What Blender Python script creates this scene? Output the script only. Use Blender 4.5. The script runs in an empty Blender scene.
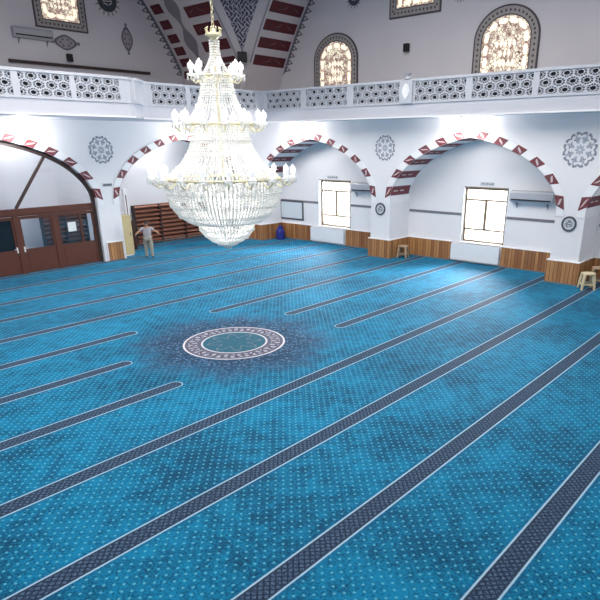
import bpy, bmesh, math, random
from math import sin, cos, pi, radians, sqrt, atan2, hypot
from mathutils import Vector, Matrix
random.seed(7)
SC = bpy.context.scene
COL = SC.collection

# ------------------------------------------------------------------ camera
yaw, pit, rol = radians(49.296), radians(21.833), radians(-0.24618)
FPX, PX, PY = 575.81, 330.915, 373.277
cy, sy, cp, sp, cr, sr = cos(yaw), sin(yaw), cos(pit), sin(pit), cos(rol), sin(rol)
fw = Vector((sy*cp, cy*cp, -sp)); r0 = Vector((cy, -sy, 0)); u0 = r0.cross(fw)
R_ = cr*r0 + sr*u0; U_ = -sr*r0 + cr*u0
cam = bpy.data.cameras.new('camera'); camo = bpy.data.objects.new('camera', cam); COL.objects.link(camo)
m = Matrix((R_, U_, -fw)).transposed().to_4x4(); m.translation = Vector((0, 0, 5.5)); camo.matrix_world = m
cam.sensor_fit = 'HORIZONTAL'; cam.sensor_width = 36; cam.lens = 36*FPX/600
cam.shift_x = -(PX-300)/600; cam.shift_y = (PY-300)/600
cam.clip_start = .05; cam.clip_end = 300
SC.camera = camo

# ------------------------------------------------------------------ node helpers
class N:
    """tiny expression wrapper over Math nodes"""
    def __init__(s, nt, v): s.nt = nt; s.v = v
    def _op(s, op, o=None, rev=False, c=None):
        n = s.nt.nodes.new('ShaderNodeMath'); n.operation = op
        args = [s, o] if not rev else [o, s]
        if o is None: args = [s]
        if c is not None: args.append(c)
        for i, a in enumerate(args):
            if isinstance(a, N): s.nt.links.new(a.v, n.inputs[i])
            else: n.inputs[i].default_value = a
        return N(s.nt, n.outputs[0])
    def __add__(s, o): return s._op('ADD', o)
    __radd__ = __add__
    def __sub__(s, o): return s._op('SUBTRACT', o)
    def __rsub__(s, o): return s._op('SUBTRACT', o, True)
    def __mul__(s, o): return s._op('MULTIPLY', o)
    __rmul__ = __mul__
    def __truediv__(s, o): return s._op('DIVIDE', o)
    def lt(s, o): return s._op('LESS_THAN', o)
    def gt(s, o): return s._op('GREATER_THAN', o)
    def mx(s, o): return s._op('MAXIMUM', o)
    def mn(s, o): return s._op('MINIMUM', o)
    def abs(s): return s._op('ABSOLUTE')
    def fr(s): return s._op('FRACT')
    def rnd(s): return s._op('ROUND')
    def flr(s): return s._op('FLOOR')
    def sqrt(s): return s._op('SQRT')
    def sin(s): return s._op('SINE')
    def cos(s): return s._op('COSINE')
    def atan2(s, o): return s._op('ARCTAN2', o)
    def eq(s, k): return s._op('COMPARE', float(k), c=.1)
    def sat(s): return s.mx(0.0).mn(1.0)
    def tri(s, w):   # 1 within w of an integer
        return ((s+.5).fr()-.5).abs().lt(w)

def c3(c): return tuple(c)+(1,) if len(c) == 3 else c
def srgb(r, g, b):
    f = lambda v: (v/255/12.92 if v/255 <= .04045 else ((v/255+.055)/1.055)**2.4)
    return (f(r), f(g), f(b))
def newmat(name):
    mt = bpy.data.materials.new(name); mt.use_nodes = True
    nt = mt.node_tree; b = nt.nodes['Principled BSDF']
    return mt, nt, b
def coords(nt, kind='Object'):
    tc = nt.nodes.new('ShaderNodeTexCoord'); s = nt.nodes.new('ShaderNodeSeparateXYZ')
    nt.links.new(tc.outputs[kind], s.inputs[0])
    return tc.outputs[kind], N(nt, s.outputs[0]), N(nt, s.outputs[1]), N(nt, s.outputs[2])
def noise(nt, vec, scale, detail=3, rough=.46):
    n = nt.nodes.new('ShaderNodeTexNoise'); n.inputs['Scale'].default_value = scale
    n.inputs['Detail'].default_value = detail; n.inputs['Roughness'].default_value = rough
    if vec is not None: nt.links.new(vec, n.inputs['Vector'])
    return N(nt, n.outputs[0])
def mixc(nt, f, a, b):
    n = nt.nodes.new('ShaderNodeMix'); n.data_type = 'RGBA'
    def put(sock, v):
        if isinstance(v, N): nt.links.new(v.v, sock)
        elif isinstance(v, bpy.types.NodeSocket): nt.links.new(v, sock)
        elif isinstance(v, (int, float)): sock.default_value = v
        else: sock.default_value = c3(v)
    put(n.inputs[0], f); put(n.inputs[6], a); put(n.inputs[7], b)
    return n.outputs[2]
def combine(nt, x, y, z):
    n = nt.nodes.new('ShaderNodeCombineXYZ')
    for i, v in enumerate((x, y, z)):
        if isinstance(v, N): nt.links.new(v.v, n.inputs[i])
        else: n.inputs[i].default_value = v
    return n.outputs[0]
def plain(name, col, rough=.6, var=.06, scale=3, metal=0, spec=.4, emit=None, estr=0):
    mt, nt, b = newmat(name)
    v, x, y, z = coords(nt)
    n = noise(nt, v, scale)
    dk = tuple(max(0, c*(1-var)) for c in col); lt = tuple(min(1, c*(1+var)) for c in col)
    nt.links.new(mixc(nt, n, dk, lt), b.inputs['Base Color'])
    b.inputs['Roughness'].default_value = rough; b.inputs['Metallic'].default_value = metal
    b.inputs['Specular IOR Level'].default_value = spec
    if emit: b.inputs['Emission Color'].default_value = c3(emit); b.inputs['Emission Strength'].default_value = estr
    return mt

# ------------------------------------------------------------------ materials
M = {}
M['wall'] = plain('wall_paint', srgb(234, 233, 236), .75, .02, 1.2)
M['slab'] = plain('gallery_edge_paint', srgb(202, 203, 212), .7, .02, 1)
M['white'] = plain('white_trim', srgb(240, 240, 242), .6, .02, 2)
M['rail'] = plain('balustrade_white', srgb(196, 199, 208), .55, .04, 3)
M['upper'] = plain('upper_plaster', srgb(220, 217, 223), .8, .05, .7)
M['band'] = plain('arch_band_paint', srgb(214, 208, 210), .8, .04, 2)
M['ornament'] = plain('ornament_paint', srgb(112, 112, 124), .8, .15, 8)
M['ceil'] = plain('ceiling_plaster', srgb(160, 158, 165), .8, .04, 1)
M['dark'] = plain('dark_metal', (.012, .012, .014), .5, .1)
M['doorwood'] = plain('door_wood', srgb(94, 54, 42), .45, .2, 5)
M['framewood'] = plain('dark_frame_wood', srgb(66, 50, 48), .45, .2, 5)
M['beige'] = plain('beige_board', srgb(190, 174, 132), .6, .05)
M['stool'] = plain('cream_plastic', srgb(216, 200, 165), .45, .04)
M['stool2'] = plain('tan_plastic', srgb(172, 148, 120), .45, .04)
M['radiator'] = plain('radiator_enamel', srgb(236, 238, 242), .4, .02)
M['ac'] = plain('ac_plastic', srgb(178, 180, 188), .4, .02)
M['acgrey'] = plain('ac_grey', srgb(120, 122, 130), .5, .05)
M['winframe'] = plain('window_frame_beige', srgb(132, 114, 94), .5, .06)
M['board'] = plain('board_surface', srgb(214, 222, 228), .35, .02)
M['boardframe'] = plain('board_frame', srgb(78, 82, 92), .5, .05)
M['blue'] = plain('blue_plastic', srgb(38, 44, 130), .5, .15)
M['plaque'] = plain('plaque_grey', srgb(200, 204, 210), .5, .05)
M['plaquedark'] = plain('plaque_ink', srgb(72, 76, 86), .6, .1)
M['rosette'] = plain('rosette_paint', srgb(138, 142, 156), .7, .15, 10)
M['rosette_light'] = plain('rosette_light_paint', srgb(176, 180, 192), .7, .1, 10)
M['belt'] = plain('belt_trim', srgb(122, 120, 128), .6, .1, 10)
M['paper'] = plain('paper', srgb(238, 238, 236), .7, .01)
M['gold'] = plain('gilded_brass', srgb(222, 214, 182), .35, .06, 5, metal=.35)
M['skin'] = plain('skin', srgb(190, 148, 124), .6, .05, 10)
M['hair'] = plain('hair', srgb(48, 42, 40), .6, .2, 20)
M['shirt'] = plain('grey_shirt', srgb(172, 166, 170), .8, .06, 10)
M['trouser'] = plain('khaki_trousers', srgb(150, 144, 132), .8, .06, 10)
M['shoe'] = plain('dark_socks', srgb(60, 60, 66), .6, .1)
M['cartouche'] = plain('cartouche_paint', srgb(140, 136, 144), .8, .12, 4)
M['orn2'] = plain('ornament_field', srgb(170, 160, 168), .8, .2, 12)
M['leadframe'] = plain('window_border_paint', srgb(172, 166, 164), .8, .3, 14)
M['leadline'] = plain('window_outline', srgb(84, 78, 84), .7, .1)

def maroon(name, a, b):
    mt, nt, bs = newmat(name); v, x, y, z = coords(nt)
    n = noise(nt, v, 7, 4, .7)
    f = ((n-.5)*9).sat()
    nt.links.new(mixc(nt, f, a, b), bs.inputs['Base Color']); bs.inputs['Roughness'].default_value = .7
    return mt
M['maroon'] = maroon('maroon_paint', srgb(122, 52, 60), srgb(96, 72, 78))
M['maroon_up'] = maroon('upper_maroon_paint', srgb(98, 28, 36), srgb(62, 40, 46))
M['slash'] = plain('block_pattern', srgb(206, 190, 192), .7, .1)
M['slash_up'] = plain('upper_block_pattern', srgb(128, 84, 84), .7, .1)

def wood_planks():
    mt, nt, b = newmat('wood_panelling'); v, x, y, z = coords(nt)
    t = (x+y)/.16
    k = t.flr(); h = ((k*12.9898).sin()*43758.5).fr()
    w = noise(nt, combine(nt, (x+y)*14, (x+y)*3, z*1.3), 1.6, 4, .6)
    c = mixc(nt, h, srgb(146, 92, 54), srgb(206, 152, 98))
    c = mixc(nt, (w-.3)*1.1, c, srgb(112, 70, 44))
    c = mixc(nt, t.tri(.06), c, srgb(70, 44, 30))
    nt.links.new(c, b.inputs['Base Color']); b.inputs['Roughness'].default_value = .4
    return mt
M['wood'] = wood_planks()

def pend():
    mt, nt, b = newmat('pendentive_pattern'); v, x, y, z = coords(nt)
    s = (x-y)*.7
    a = ((s*15+(z*11.0).sin()*1.7).sin()).abs().lt(.42)
    c = (((z*13+(s*12.0).sin()*1.6)).sin()).abs().lt(.34)
    d = noise(nt, v, 9, 2)
    col = mixc(nt, a, srgb(84, 76, 96), srgb(190, 188, 198))
    col = mixc(nt, c, col, srgb(206, 204, 210))
    col = mixc(nt, ((d-.5)*8).sat()*.5, col, srgb(60, 54, 76))
    nt.links.new(col, b.inputs['Base Color']); b.inputs['Roughness'].default_value = .8
    return mt
M['pend'] = pend()

def carpet():
    mt, nt, b = newmat('carpet'); v, x, y, z = coords(nt)
    ST0, SP = 2.345, 2.263
    n1 = noise(nt, v, .45, 2); n2 = noise(nt, v, 3.0, 4, .65); n3 = noise(nt, v, 26, 3, .6)
    f = ((n1-.5)*1.7+(n2-.5)*2.2+(n3-.5)*3.2+.5).sat()
    base = mixc(nt, f, srgb(0, 62, 94), srgb(2, 122, 164))
    # dots
    P = .1886
    ax = (((x/P)+.5).fr()-.5).abs(); ay = (((y-ST0)/P+.5).fr()-.5).abs()
    bx = ((x/P).fr()-.5).abs(); by = (((y-ST0)/P).fr()-.5).abs()
    d1 = (ax*ax+ay*ay).sqrt(); d2 = (bx*bx+by*by).sqrt()
    dot = d1.mn(d2).lt(.115)
    base = mixc(nt, dot*.8, base, srgb(84, 168, 192))
    # stripes
    k = ((y-ST0)/SP).rnd(); dy = (y-ST0-k*SP).abs()
    is45 = k.eq(4)+k.eq(5); is6 = k.eq(6)
    xe = is45*7.37+is6*8.95; xs = is45*13.73+is6*12.25
    gx = ((x-xe).mn(xs-x)).mx(0.0)
    d = (dy*dy+gx*gx).sqrt()
    valid = k.gt(-1.5)
    inside = d.lt(.2)*valid; core = d.lt(.168)*valid
    halo = ((.33-d)*7).sat()*valid
    base = mixc(nt, halo*.35, base, srgb(10, 74, 116))
    u = x/.17; w = dy/.17
    l1 = (u*1.5+w*1.5).tri(.15); l2 = (u*1.5-w*1.5).tri(.15); l3 = ((x/.085)).tri(.1)
    lat = l1.mx(l2)
    stc = mixc(nt, ((n3-.5)*4+.5).sat(), srgb(28, 50, 76), srgb(84, 106, 132))
    stc = mixc(nt, lat*.8, stc, srgb(10, 24, 48))
    stc = mixc(nt, d.gt(.13)*.6, stc, srgb(40, 52, 72))
    c = mixc(nt, inside, base, srgb(150, 184, 206))
    c = mixc(nt, core, c, stc)
    # medallion
    mx_, my_ = x-10.46, y-12.78
    r = (mx_*mx_+my_*my_).sqrt(); th = my_.atan2(mx_)
    vor = nt.nodes.new('ShaderNodeTexVoronoi'); vor.inputs['Scale'].default_value = 11
    nt.links.new(v, vor.inputs['Vector']); vd = N(nt, vor.outputs['Distance'])
    wob = (th*24).cos()*.12+(th*8).cos()*.16
    fade = ((3.1-r+wob)/1.2).sat()
    spk = vd.lt(.52*1.0)
    sp2 = noise(nt, v, 16, 3, .7)
    c = mixc(nt, fade*((sp2-.34)*5).sat()*.9, c, srgb(70, 92, 126))
    c = mixc(nt, fade*vd.lt(.22)*.75, c, srgb(140, 144, 164))
    c = mixc(nt, fade*vd.gt(.45)*.75, c, srgb(20, 44, 72))
    ring = r.lt(1.5)
    pat = (((th*22).sin()*.5+.5)*.16+1.14)
    bandc = mixc(nt, ((r-1.22).abs()).lt(.13)*((th*40).sin().gt(-.2)), srgb(96, 96, 116), srgb(176, 176, 188))
    bandc = mixc(nt, ((r-pat).abs()).lt(.035), bandc, srgb(84, 70, 88))
    inn = mixc(nt, ((sp2-.45)*6).sat(), srgb(28, 92, 118), srgb(70, 116, 132))
    inn = mixc(nt, (((th*8).sin()*.18+.6)-r).abs().lt(.03), inn, srgb(120, 130, 140))
    disc = mixc(nt, r.gt(.93), inn, bandc)
    disc = mixc(nt, (r-.95).abs().lt(.028), disc, srgb(216, 216, 220))
    disc = mixc(nt, (r-1.47).abs().lt(.028), disc, srgb(224, 222, 226))
    c = mixc(nt, ring, c, disc)
    nt.links.new(c, b.inputs['Base Color'])
    b.inputs['Roughness'].default_value = .8; b.inputs['Specular IOR Level'].default_value = .12
    b.inputs['Sheen Weight'].default_value = .1; b.inputs['Sheen Roughness'].default_value = .4
    b.inputs['Sheen Tint'].default_value = (.45, .85, 1, 1)
    bp = nt.nodes.new('ShaderNodeBump'); bp.inputs['Strength'].default_value = .4; bp.inputs['Distance'].default_value = .02
    nt.links.new(n3.v, bp.inputs['Height']); nt.links.new(bp.outputs[0], b.inputs['Normal'])
    return mt
M['carpet'] = carpet()

def emis(name, col, s):
    mt, nt, b = newmat(name)
    b.inputs['Base Color'].default_value = c3(col); b.inputs['Emission Color'].default_value = c3(col)
    b.inputs['Emission Strength'].default_value = s
    return mt
M['bulb'] = emis('lamp_bulb', (1, .97, .9), 2.5)
M['pbulb'] = emis('pendant_bulb', (1, .97, .9), 14)
M['stainlit'] = emis('stained_glass_bright', srgb(255, 244, 222), .5)
def stained():
    mt, nt, b = newmat('stained_glass'); v, x, y, z = coords(nt)
    vor = nt.nodes.new('ShaderNodeTexVoronoi'); vor.inputs['Scale'].default_value = 7; vor.feature = 'DISTANCE_TO_EDGE'
    nt.links.new(v, vor.inputs['Vector']); e = N(nt, vor.outputs[0])
    n = noise(nt, v, 5, 2)
    col = mixc(nt, ((n-.4)*5).sat(), srgb(158, 134, 122), srgb(226, 216, 196))
    col = mixc(nt, e.lt(.05), col, srgb(84, 64, 60))
    nt.links.new(col, b.inputs['Base Color']); nt.links.new(col, b.inputs['Emission Color'])
    b.inputs['Emission Strength'].default_value = .55; b.inputs['Roughness'].default_value = .3
    return mt
M['stained'] = stained()
def glass(name, tint, rough=.02, spec=.5, alpha=.2):
    mt, nt, b = newmat(name)
    nt.nodes.remove(b); out = nt.nodes['Material Output']
    tr = nt.nodes.new('ShaderNodeBsdfTransparent'); tr.inputs[0].default_value = c3(tint)
    gl = nt.nodes.new('ShaderNodeBsdfGlossy'); gl.inputs['Roughness'].default_value = rough
    mx = nt.nodes.new('ShaderNodeMixShader'); fr = nt.nodes.new('ShaderNodeFresnel'); fr.inputs[0].default_value = 1.5
    lw = N(nt, fr.outputs[0])*1.0+alpha*.3
    nt.links.new(lw.v, mx.inputs[0]); nt.links.new(tr.outputs[0], mx.inputs[1]); nt.links.new(gl.outputs[0], mx.inputs[2])
    nt.links.new(mx.outputs[0], out.inputs[0])
    return mt
M['glass'] = glass('partition_glass', (.86, .9, .95), alpha=.08)
M['winglass'] = glass('window_glass', (1, 1, 1), alpha=.05)
def crystal(name, t, dens):
    mt, nt, b = newmat(name); nt.nodes.remove(b); out = nt.nodes['Material Output']
    df = nt.nodes.new('ShaderNodeBsdfDiffuse'); df.inputs[0].default_value = (.97, .97, .96, 1)
    tl = nt.nodes.new('ShaderNodeBsdfTranslucent'); tl.inputs[0].default_value = (.97, .97, .95, 1)
    gl = nt.nodes.new('ShaderNodeBsdfGlossy'); gl.inputs['Roughness'].default_value = .12
    m1 = nt.nodes.new('ShaderNodeMixShader'); m1.inputs[0].default_value = .55
    m2 = nt.nodes.new('ShaderNodeMixShader'); m2.inputs[0].default_value = .14
    nt.links.new(df.outputs[0], m1.inputs[1]); nt.links.new(tl.outputs[0], m1.inputs[2])
    nt.links.new(m1.outputs[0], m2.inputs[1]); nt.links.new(gl.outputs[0], m2.inputs[2]); nt.links.new(m2.outputs[0], out.inputs[0])
    return mt
M['crystal'] = crystal('crystal', .12, 1)
M['frost'] = plain('frosted_white_glass', (.93, .93, .95), .25, .01, emit=(1, .98, .95), estr=.25)

# ------------------------------------------------------------------ mesh builder
class MB:
    def __init__(s): s.v = []; s.f = []; s.mi = []; s.m = 0
    def vert(s, p): s.v.append(tuple(p)); return len(s.v)-1
    def face(s, ids): s.f.append(ids); s.mi.append(s.m)
    def poly(s, pts): s.face([s.vert(p) for p in pts])
    def box(s, x0, x1, y0, y1, z0, z1):
        i = [s.vert((x, y, z)) for z in (z0, z1) for y in (y0, y1) for x in (x0, x1)]
        for q in ((0, 2, 3, 1), (4, 5, 7, 6), (0, 1, 5, 4), (2, 6, 7, 3), (0, 4, 6, 2), (1, 3, 7, 5)): s.face([i[a] for a in q])
    def obox(s, c, ux, uy, uz, hx, hy, hz):
        c = Vector(c); ux, uy, uz = Vector(ux).normalized(), Vector(uy).normalized(), Vector(uz).normalized()
        i = [s.vert(c+ux*(a*hx)+uy*(b*hy)+uz*(d*hz)) for d in (-1, 1) for b in (-1, 1) for a in (-1, 1)]
        for q in ((0, 2, 3, 1), (4, 5, 7, 6), (0, 1, 5, 4), (2, 6, 7, 3), (0, 4, 6, 2), (1, 3, 7, 5)): s.face([i[a] for a in q])
    def bar(s, a, b, w, h=None):
        a, b = Vector(a), Vector(b); h = h or w; d = (b-a); L = d.length
        if L < 1e-6: return
        d.normalize(); up = Vector((0, 0, 1)) if abs(d.z) < .9 else Vector((1, 0, 0))
        sd = d.cross(up).normalized(); up = sd.cross(d)
        s.obox((a+b)/2, d, sd, up, L/2, w/2, h/2)
    def tube(s, pts, rad, n=6, cap=True):
        pts = [Vector(p) for p in pts]; rings = []
        prev = None
        for i, p in enumerate(pts):
            d = (pts[min(i+1, len(pts)-1)]-pts[max(i-1, 0)]).normalized()
            if prev is None:
                up = Vector((0, 0, 1)) if abs(d.z) < .9 else Vector((1, 0, 0)); sd = d.cross(up).normalized()
            else: sd = (prev-d*prev.dot(d)).normalized()
            prev = sd; u2 = d.cross(sd); r = rad[i] if isinstance(rad, (list, tuple)) else rad
            rings.append([s.vert(p+sd*(r*cos(2*pi*k/n))+u2*(r*sin(2*pi*k/n))) for k in range(n)])
        for a, b in zip(rings, rings[1:]):
            for k in range(n): s.face([a[k], a[(k+1) % n], b[(k+1) % n], b[k]])
        if cap: s.face(rings[0][::-1]); s.face(rings[-1])
    def lathe(s, prof, c=(0, 0, 0), n=16, sweep=None):
        rings = []
        for r, z in prof:
            rings.append([s.vert((c[0]+r*cos(2*pi*k/n), c[1]+r*sin(2*pi*k/n), c[2]+z)) for k in range(n)])
        for a, b in zip(rings, rings[1:]):
            for k in range(n): s.face([a[k], a[(k+1) % n], b[(k+1) % n], b[k]])
    def torus(s, c, R, r, n=48, q=8):
        rr = [[s.vert((c[0]+(R+r*cos(2*pi*j/q))*cos(2*pi*i/n), c[1]+(R+r*cos(2*pi*j/q))*sin(2*pi*i/n), c[2]+r*sin(2*pi*j/q))) for j in range(q)] for i in range(n)]
        for i in range(n):
            for j in range(q): s.face([rr[i][j], rr[(i+1) % n][j], rr[(i+1) % n][(j+1) % q], rr[i][(j+1) % q]])
    def ball(s, c, r, n=8, sz=1):
        s.lathe([(max(1e-4, r*sin(pi*k/(n-2))), -r*sz*cos(pi*k/(n-2))) for k in range(n-1)], c, n)
    def extr(s, pts, d):  # closed polygon extruded by vector d
        d = Vector(d); a = [s.vert(p) for p in pts]; b = [s.vert(Vector(p)+d) for p in pts]
        s.face(a[::-1]); s.face(b)
        for k in range(len(pts)): s.face([a[k], a[(k+1) % len(pts)], b[(k+1) % len(pts)], b[k]])
    def build(s, name, mats, parent=None, smooth=False, loc=None, fixn=True):
        me = bpy.data.meshes.new(name); me.from_pydata(s.v, [], s.f)
        mats = mats if isinstance(mats, (list, tuple)) else [mats]
        for mt in mats: me.materials.append(mt)
        for p, k in zip(me.polygons, s.mi): p.material_index = k; p.use_smooth = smooth
        if fixn:
            bm = bmesh.new(); bm.from_mesh(me); bmesh.ops.recalc_face_normals(bm, faces=bm.faces); bm.to_mesh(me); bm.free()
        o = bpy.data.objects.new(name, me); COL.objects.link(o)
        if parent: o.parent = parent
        if loc is not None: o.location = loc
        return o
def tag(o, label=None, cat=None, group=None, kind=None):
    for k, v in (('label', label), ('category', cat), ('group', group), ('kind', kind)):
        if v: o[k] = v
    return o
def empty(name, loc, label, cat, group=None, rz=0):
    o = bpy.data.objects.new(name, None); COL.objects.link(o); o.location = loc; o.rotation_euler = (0, 0, rz)
    o.empty_display_size = .2
    return tag(o, label, cat, group)
def dup(root, loc=None, rz=None, label=None, group=None):
    r = root.copy(); COL.objects.link(r)
    if loc is not None: r.location = loc
    if rz is not None: r.rotation_euler = (0, 0, rz)
    if label: r['label'] = label
    if group: r['group'] = group
    for ch in list(root.children):
        c = ch.copy(); COL.objects.link(c); c.parent = r
        for g in list(ch.children):
            d = g.copy(); COL.objects.link(d); d.parent = c
    return r
def struct(mb, name, mats, **k): return tag(mb.build(name, mats, **k), kind='structure')

# ------------------------------------------------------------------ geometry constants
FX, BX, UX = 24.2, 25.9, 26.9      # right side: arcade plane, recess wall, upper wall
LY, LB, UY = 27.4, 30.4, 32.7      # left side
HALF, ZS, HH, PW = 4.06, 2.9, 2.75, 2.1
RC = [12.84, 22.17, 3.51]          # bay centres along Y on the right arcade
LC = [10.50, 19.83]                # bay centres along X on the left arcade
G0, G1, GT = 6.5, 7.05, 8.0        # gallery soffit, floor, rail top
TAB = [(4.08, 2.7), (4.075, 3.08), (3.98, 3.46), (3.66, 3.97), (3.08, 4.53), (2.32, 4.99), (1.44, 5.34), (.7, 5.55), (0, 5.7)]
HALF = 4.08; ZS = 2.7
def halfcurve(n):
    P = []; T = [(4.08, 2.3)]+TAB+[(-.7, 5.82)]
    for i in range(1, len(T)-2):
        for k in range(n):
            t = k/n; q = []
            for c in (0, 1):
                a, b_, d, e = T[i-1][c], T[i][c], T[i+1][c], T[i+2][c]
                q.append(.5*(2*b_+(d-a)*t+(2*a-5*b_+4*d-e)*t*t+(3*b_-a-3*d+e)*t**3))
            P.append(tuple(q))
    P.append(T[-2]); return P
def arch_pts(n=40, off=0.0):
    """inner arch outline -> (offset, z); off = distance outwards along the normal"""
    h = halfcurve(8); full = [(-a, z) for a, z in h]+[(a, z) for a, z in h[::-1][1:]]
    S = [0]
    for p, q in zip(full, full[1:]): S.append(S[-1]+hypot(q[0]-p[0], q[1]-p[1]))
    P = []; k = 0
    for i in range(n+1):
        d = S[-1]*i/n
        while k < len(S)-2 and S[k+1] < d: k += 1
        f = (d-S[k])/(S[k+1]-S[k]); P.append((full[k][0]+(full[k+1][0]-full[k][0])*f, full[k][1]+(full[k+1][1]-full[k][1])*f))
    out = []
    for i, (a, z) in enumerate(P):
        p, q = P[max(0, i-1)], P[min(n, i+1)]
        dx, dz = q[0]-p[0], q[1]-p[1]; L = hypot(dx, dz)
        if i in (0, n): nx, nz = (math.copysign(1, a), 0)
        else: nx, nz = -dz/L, dx/L
        out.append((a+nx*off, z+nz*off))
    return out

# ------------------------------------------------------------------ floor and ceiling
b = MB(); b.box(-3.3, 26.9, -4.3, 33, -.15, 0); struct(b, 'floor', M['carpet'])
b = MB(); n = 48; oc = (10.45, 12.75); OR = 9.0
rect = []
for k in range(n):
    a = 2*pi*k/n; c, q = cos(a), sin(a)
    tt = min(((27.2-oc[0]) if c > 0 else (oc[0]+3.6))/max(abs(c), 1e-6), ((33-oc[1]) if q > 0 else (oc[1]+4.6))/max(abs(q), 1e-6))
    rect.append((oc[0]+c*tt, oc[1]+q*tt))
for k in range(n):
    j = (k+1) % n; a, a2 = 2*pi*k/n, 2*pi*j/n
    b.poly([(oc[0]+OR*cos(a), oc[1]+OR*sin(a), 13.7), (oc[0]+OR*cos(a2), oc[1]+OR*sin(a2), 13.7), (*rect[j], 13.7), (*rect[k], 13.7)])
    b.poly([(oc[0]+OR*cos(a), oc[1]+OR*sin(a), 13.7), (oc[0]+OR*cos(a2), oc[1]+OR*sin(a2), 13.7), (oc[0]+OR*cos(a2), oc[1]+OR*sin(a2), 15.2), (oc[0]+OR*cos(a), oc[1]+OR*sin(a), 15.2)])
for x0, x1, y0, y1 in ((26.9, 27.2, 32.9, 33), (-3.6, -3.3, -4.6, -4.3)): b.box(x0, x1, y0, y1, 13.7, 13.8)
struct(b, 'ceiling', M['ceil'])
b = MB(); b.box(-3.6, -3.3, -4.6, 33, 0, 13.7); struct(b, 'wall_rear', M['upper'])
b = MB(); b.box(-3.3, 27.2, -4.6, -4.3, 0, 13.7); struct(b, 'wall_near', M['upper'])

# arcade wall: strips between arches
def arcade(name, centres, lo, hi, mk, thick, mat):
    """mk(u, z, d) -> 3D point; d = depth behind the face"""
    b = MB(); pts = arch_pts(40)
    cs = sorted(centres); edges = [lo]
    def slab(poly):   # polygon in (u,z)
        fr = [b.vert(mk(u, z, 0)) for u, z in poly]; bk = [b.vert(mk(u, z, thick)) for u, z in poly]
        b.face(fr); b.face(bk[::-1])
        return fr, bk
    def q(u0, z0, u1, z1): 
        slab([(u0, z0), (u1, z0), (u1, z1), (u0, z1)])
    xs = [lo]
    for c in cs: xs += [c-HALF, c+HALF]
    xs.append(hi)
    for i in range(0, len(xs), 2):
        u0, u1 = xs[i], xs[i+1]
        if u1-u0 < .02: continue
        q(u0, 0, u1, ZS); q(u0, ZS, u1, G0+.02)
    for c in cs:
        for (a0, z0), (a1, z1) in zip(pts, pts[1:]):
            slab([(c+a0, z0), (c+a1, z1), (c+a1, G0+.02), (c+a0, G0+.02)])
            i = [b.vert(mk(c+a0, z0, 0)), b.vert(mk(c+a1, z1, 0)), b.vert(mk(c+a1, z1, thick)), b.vert(mk(c+a0, z0, thick))]; b.face(i)
        for s in (-1, 1):
            i = [b.vert(mk(c+s*HALF, z, d)) for z, d in ((0, 0), (ZS, 0), (ZS, thick), (0, thick))]; b.face(i)
    return struct(b, name, mat, fixn=False)
mkR = lambda u, z, d: (FX+d, u, z)
mkL = lambda u, z, d: (u, LY+d, z)
arcade('wall_right', RC, -4.3, LY, mkR, BX-FX, M['wall'])
arcade('wall_left', LC, -3.3, FX, mkL, .5, M['wall'])

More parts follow.
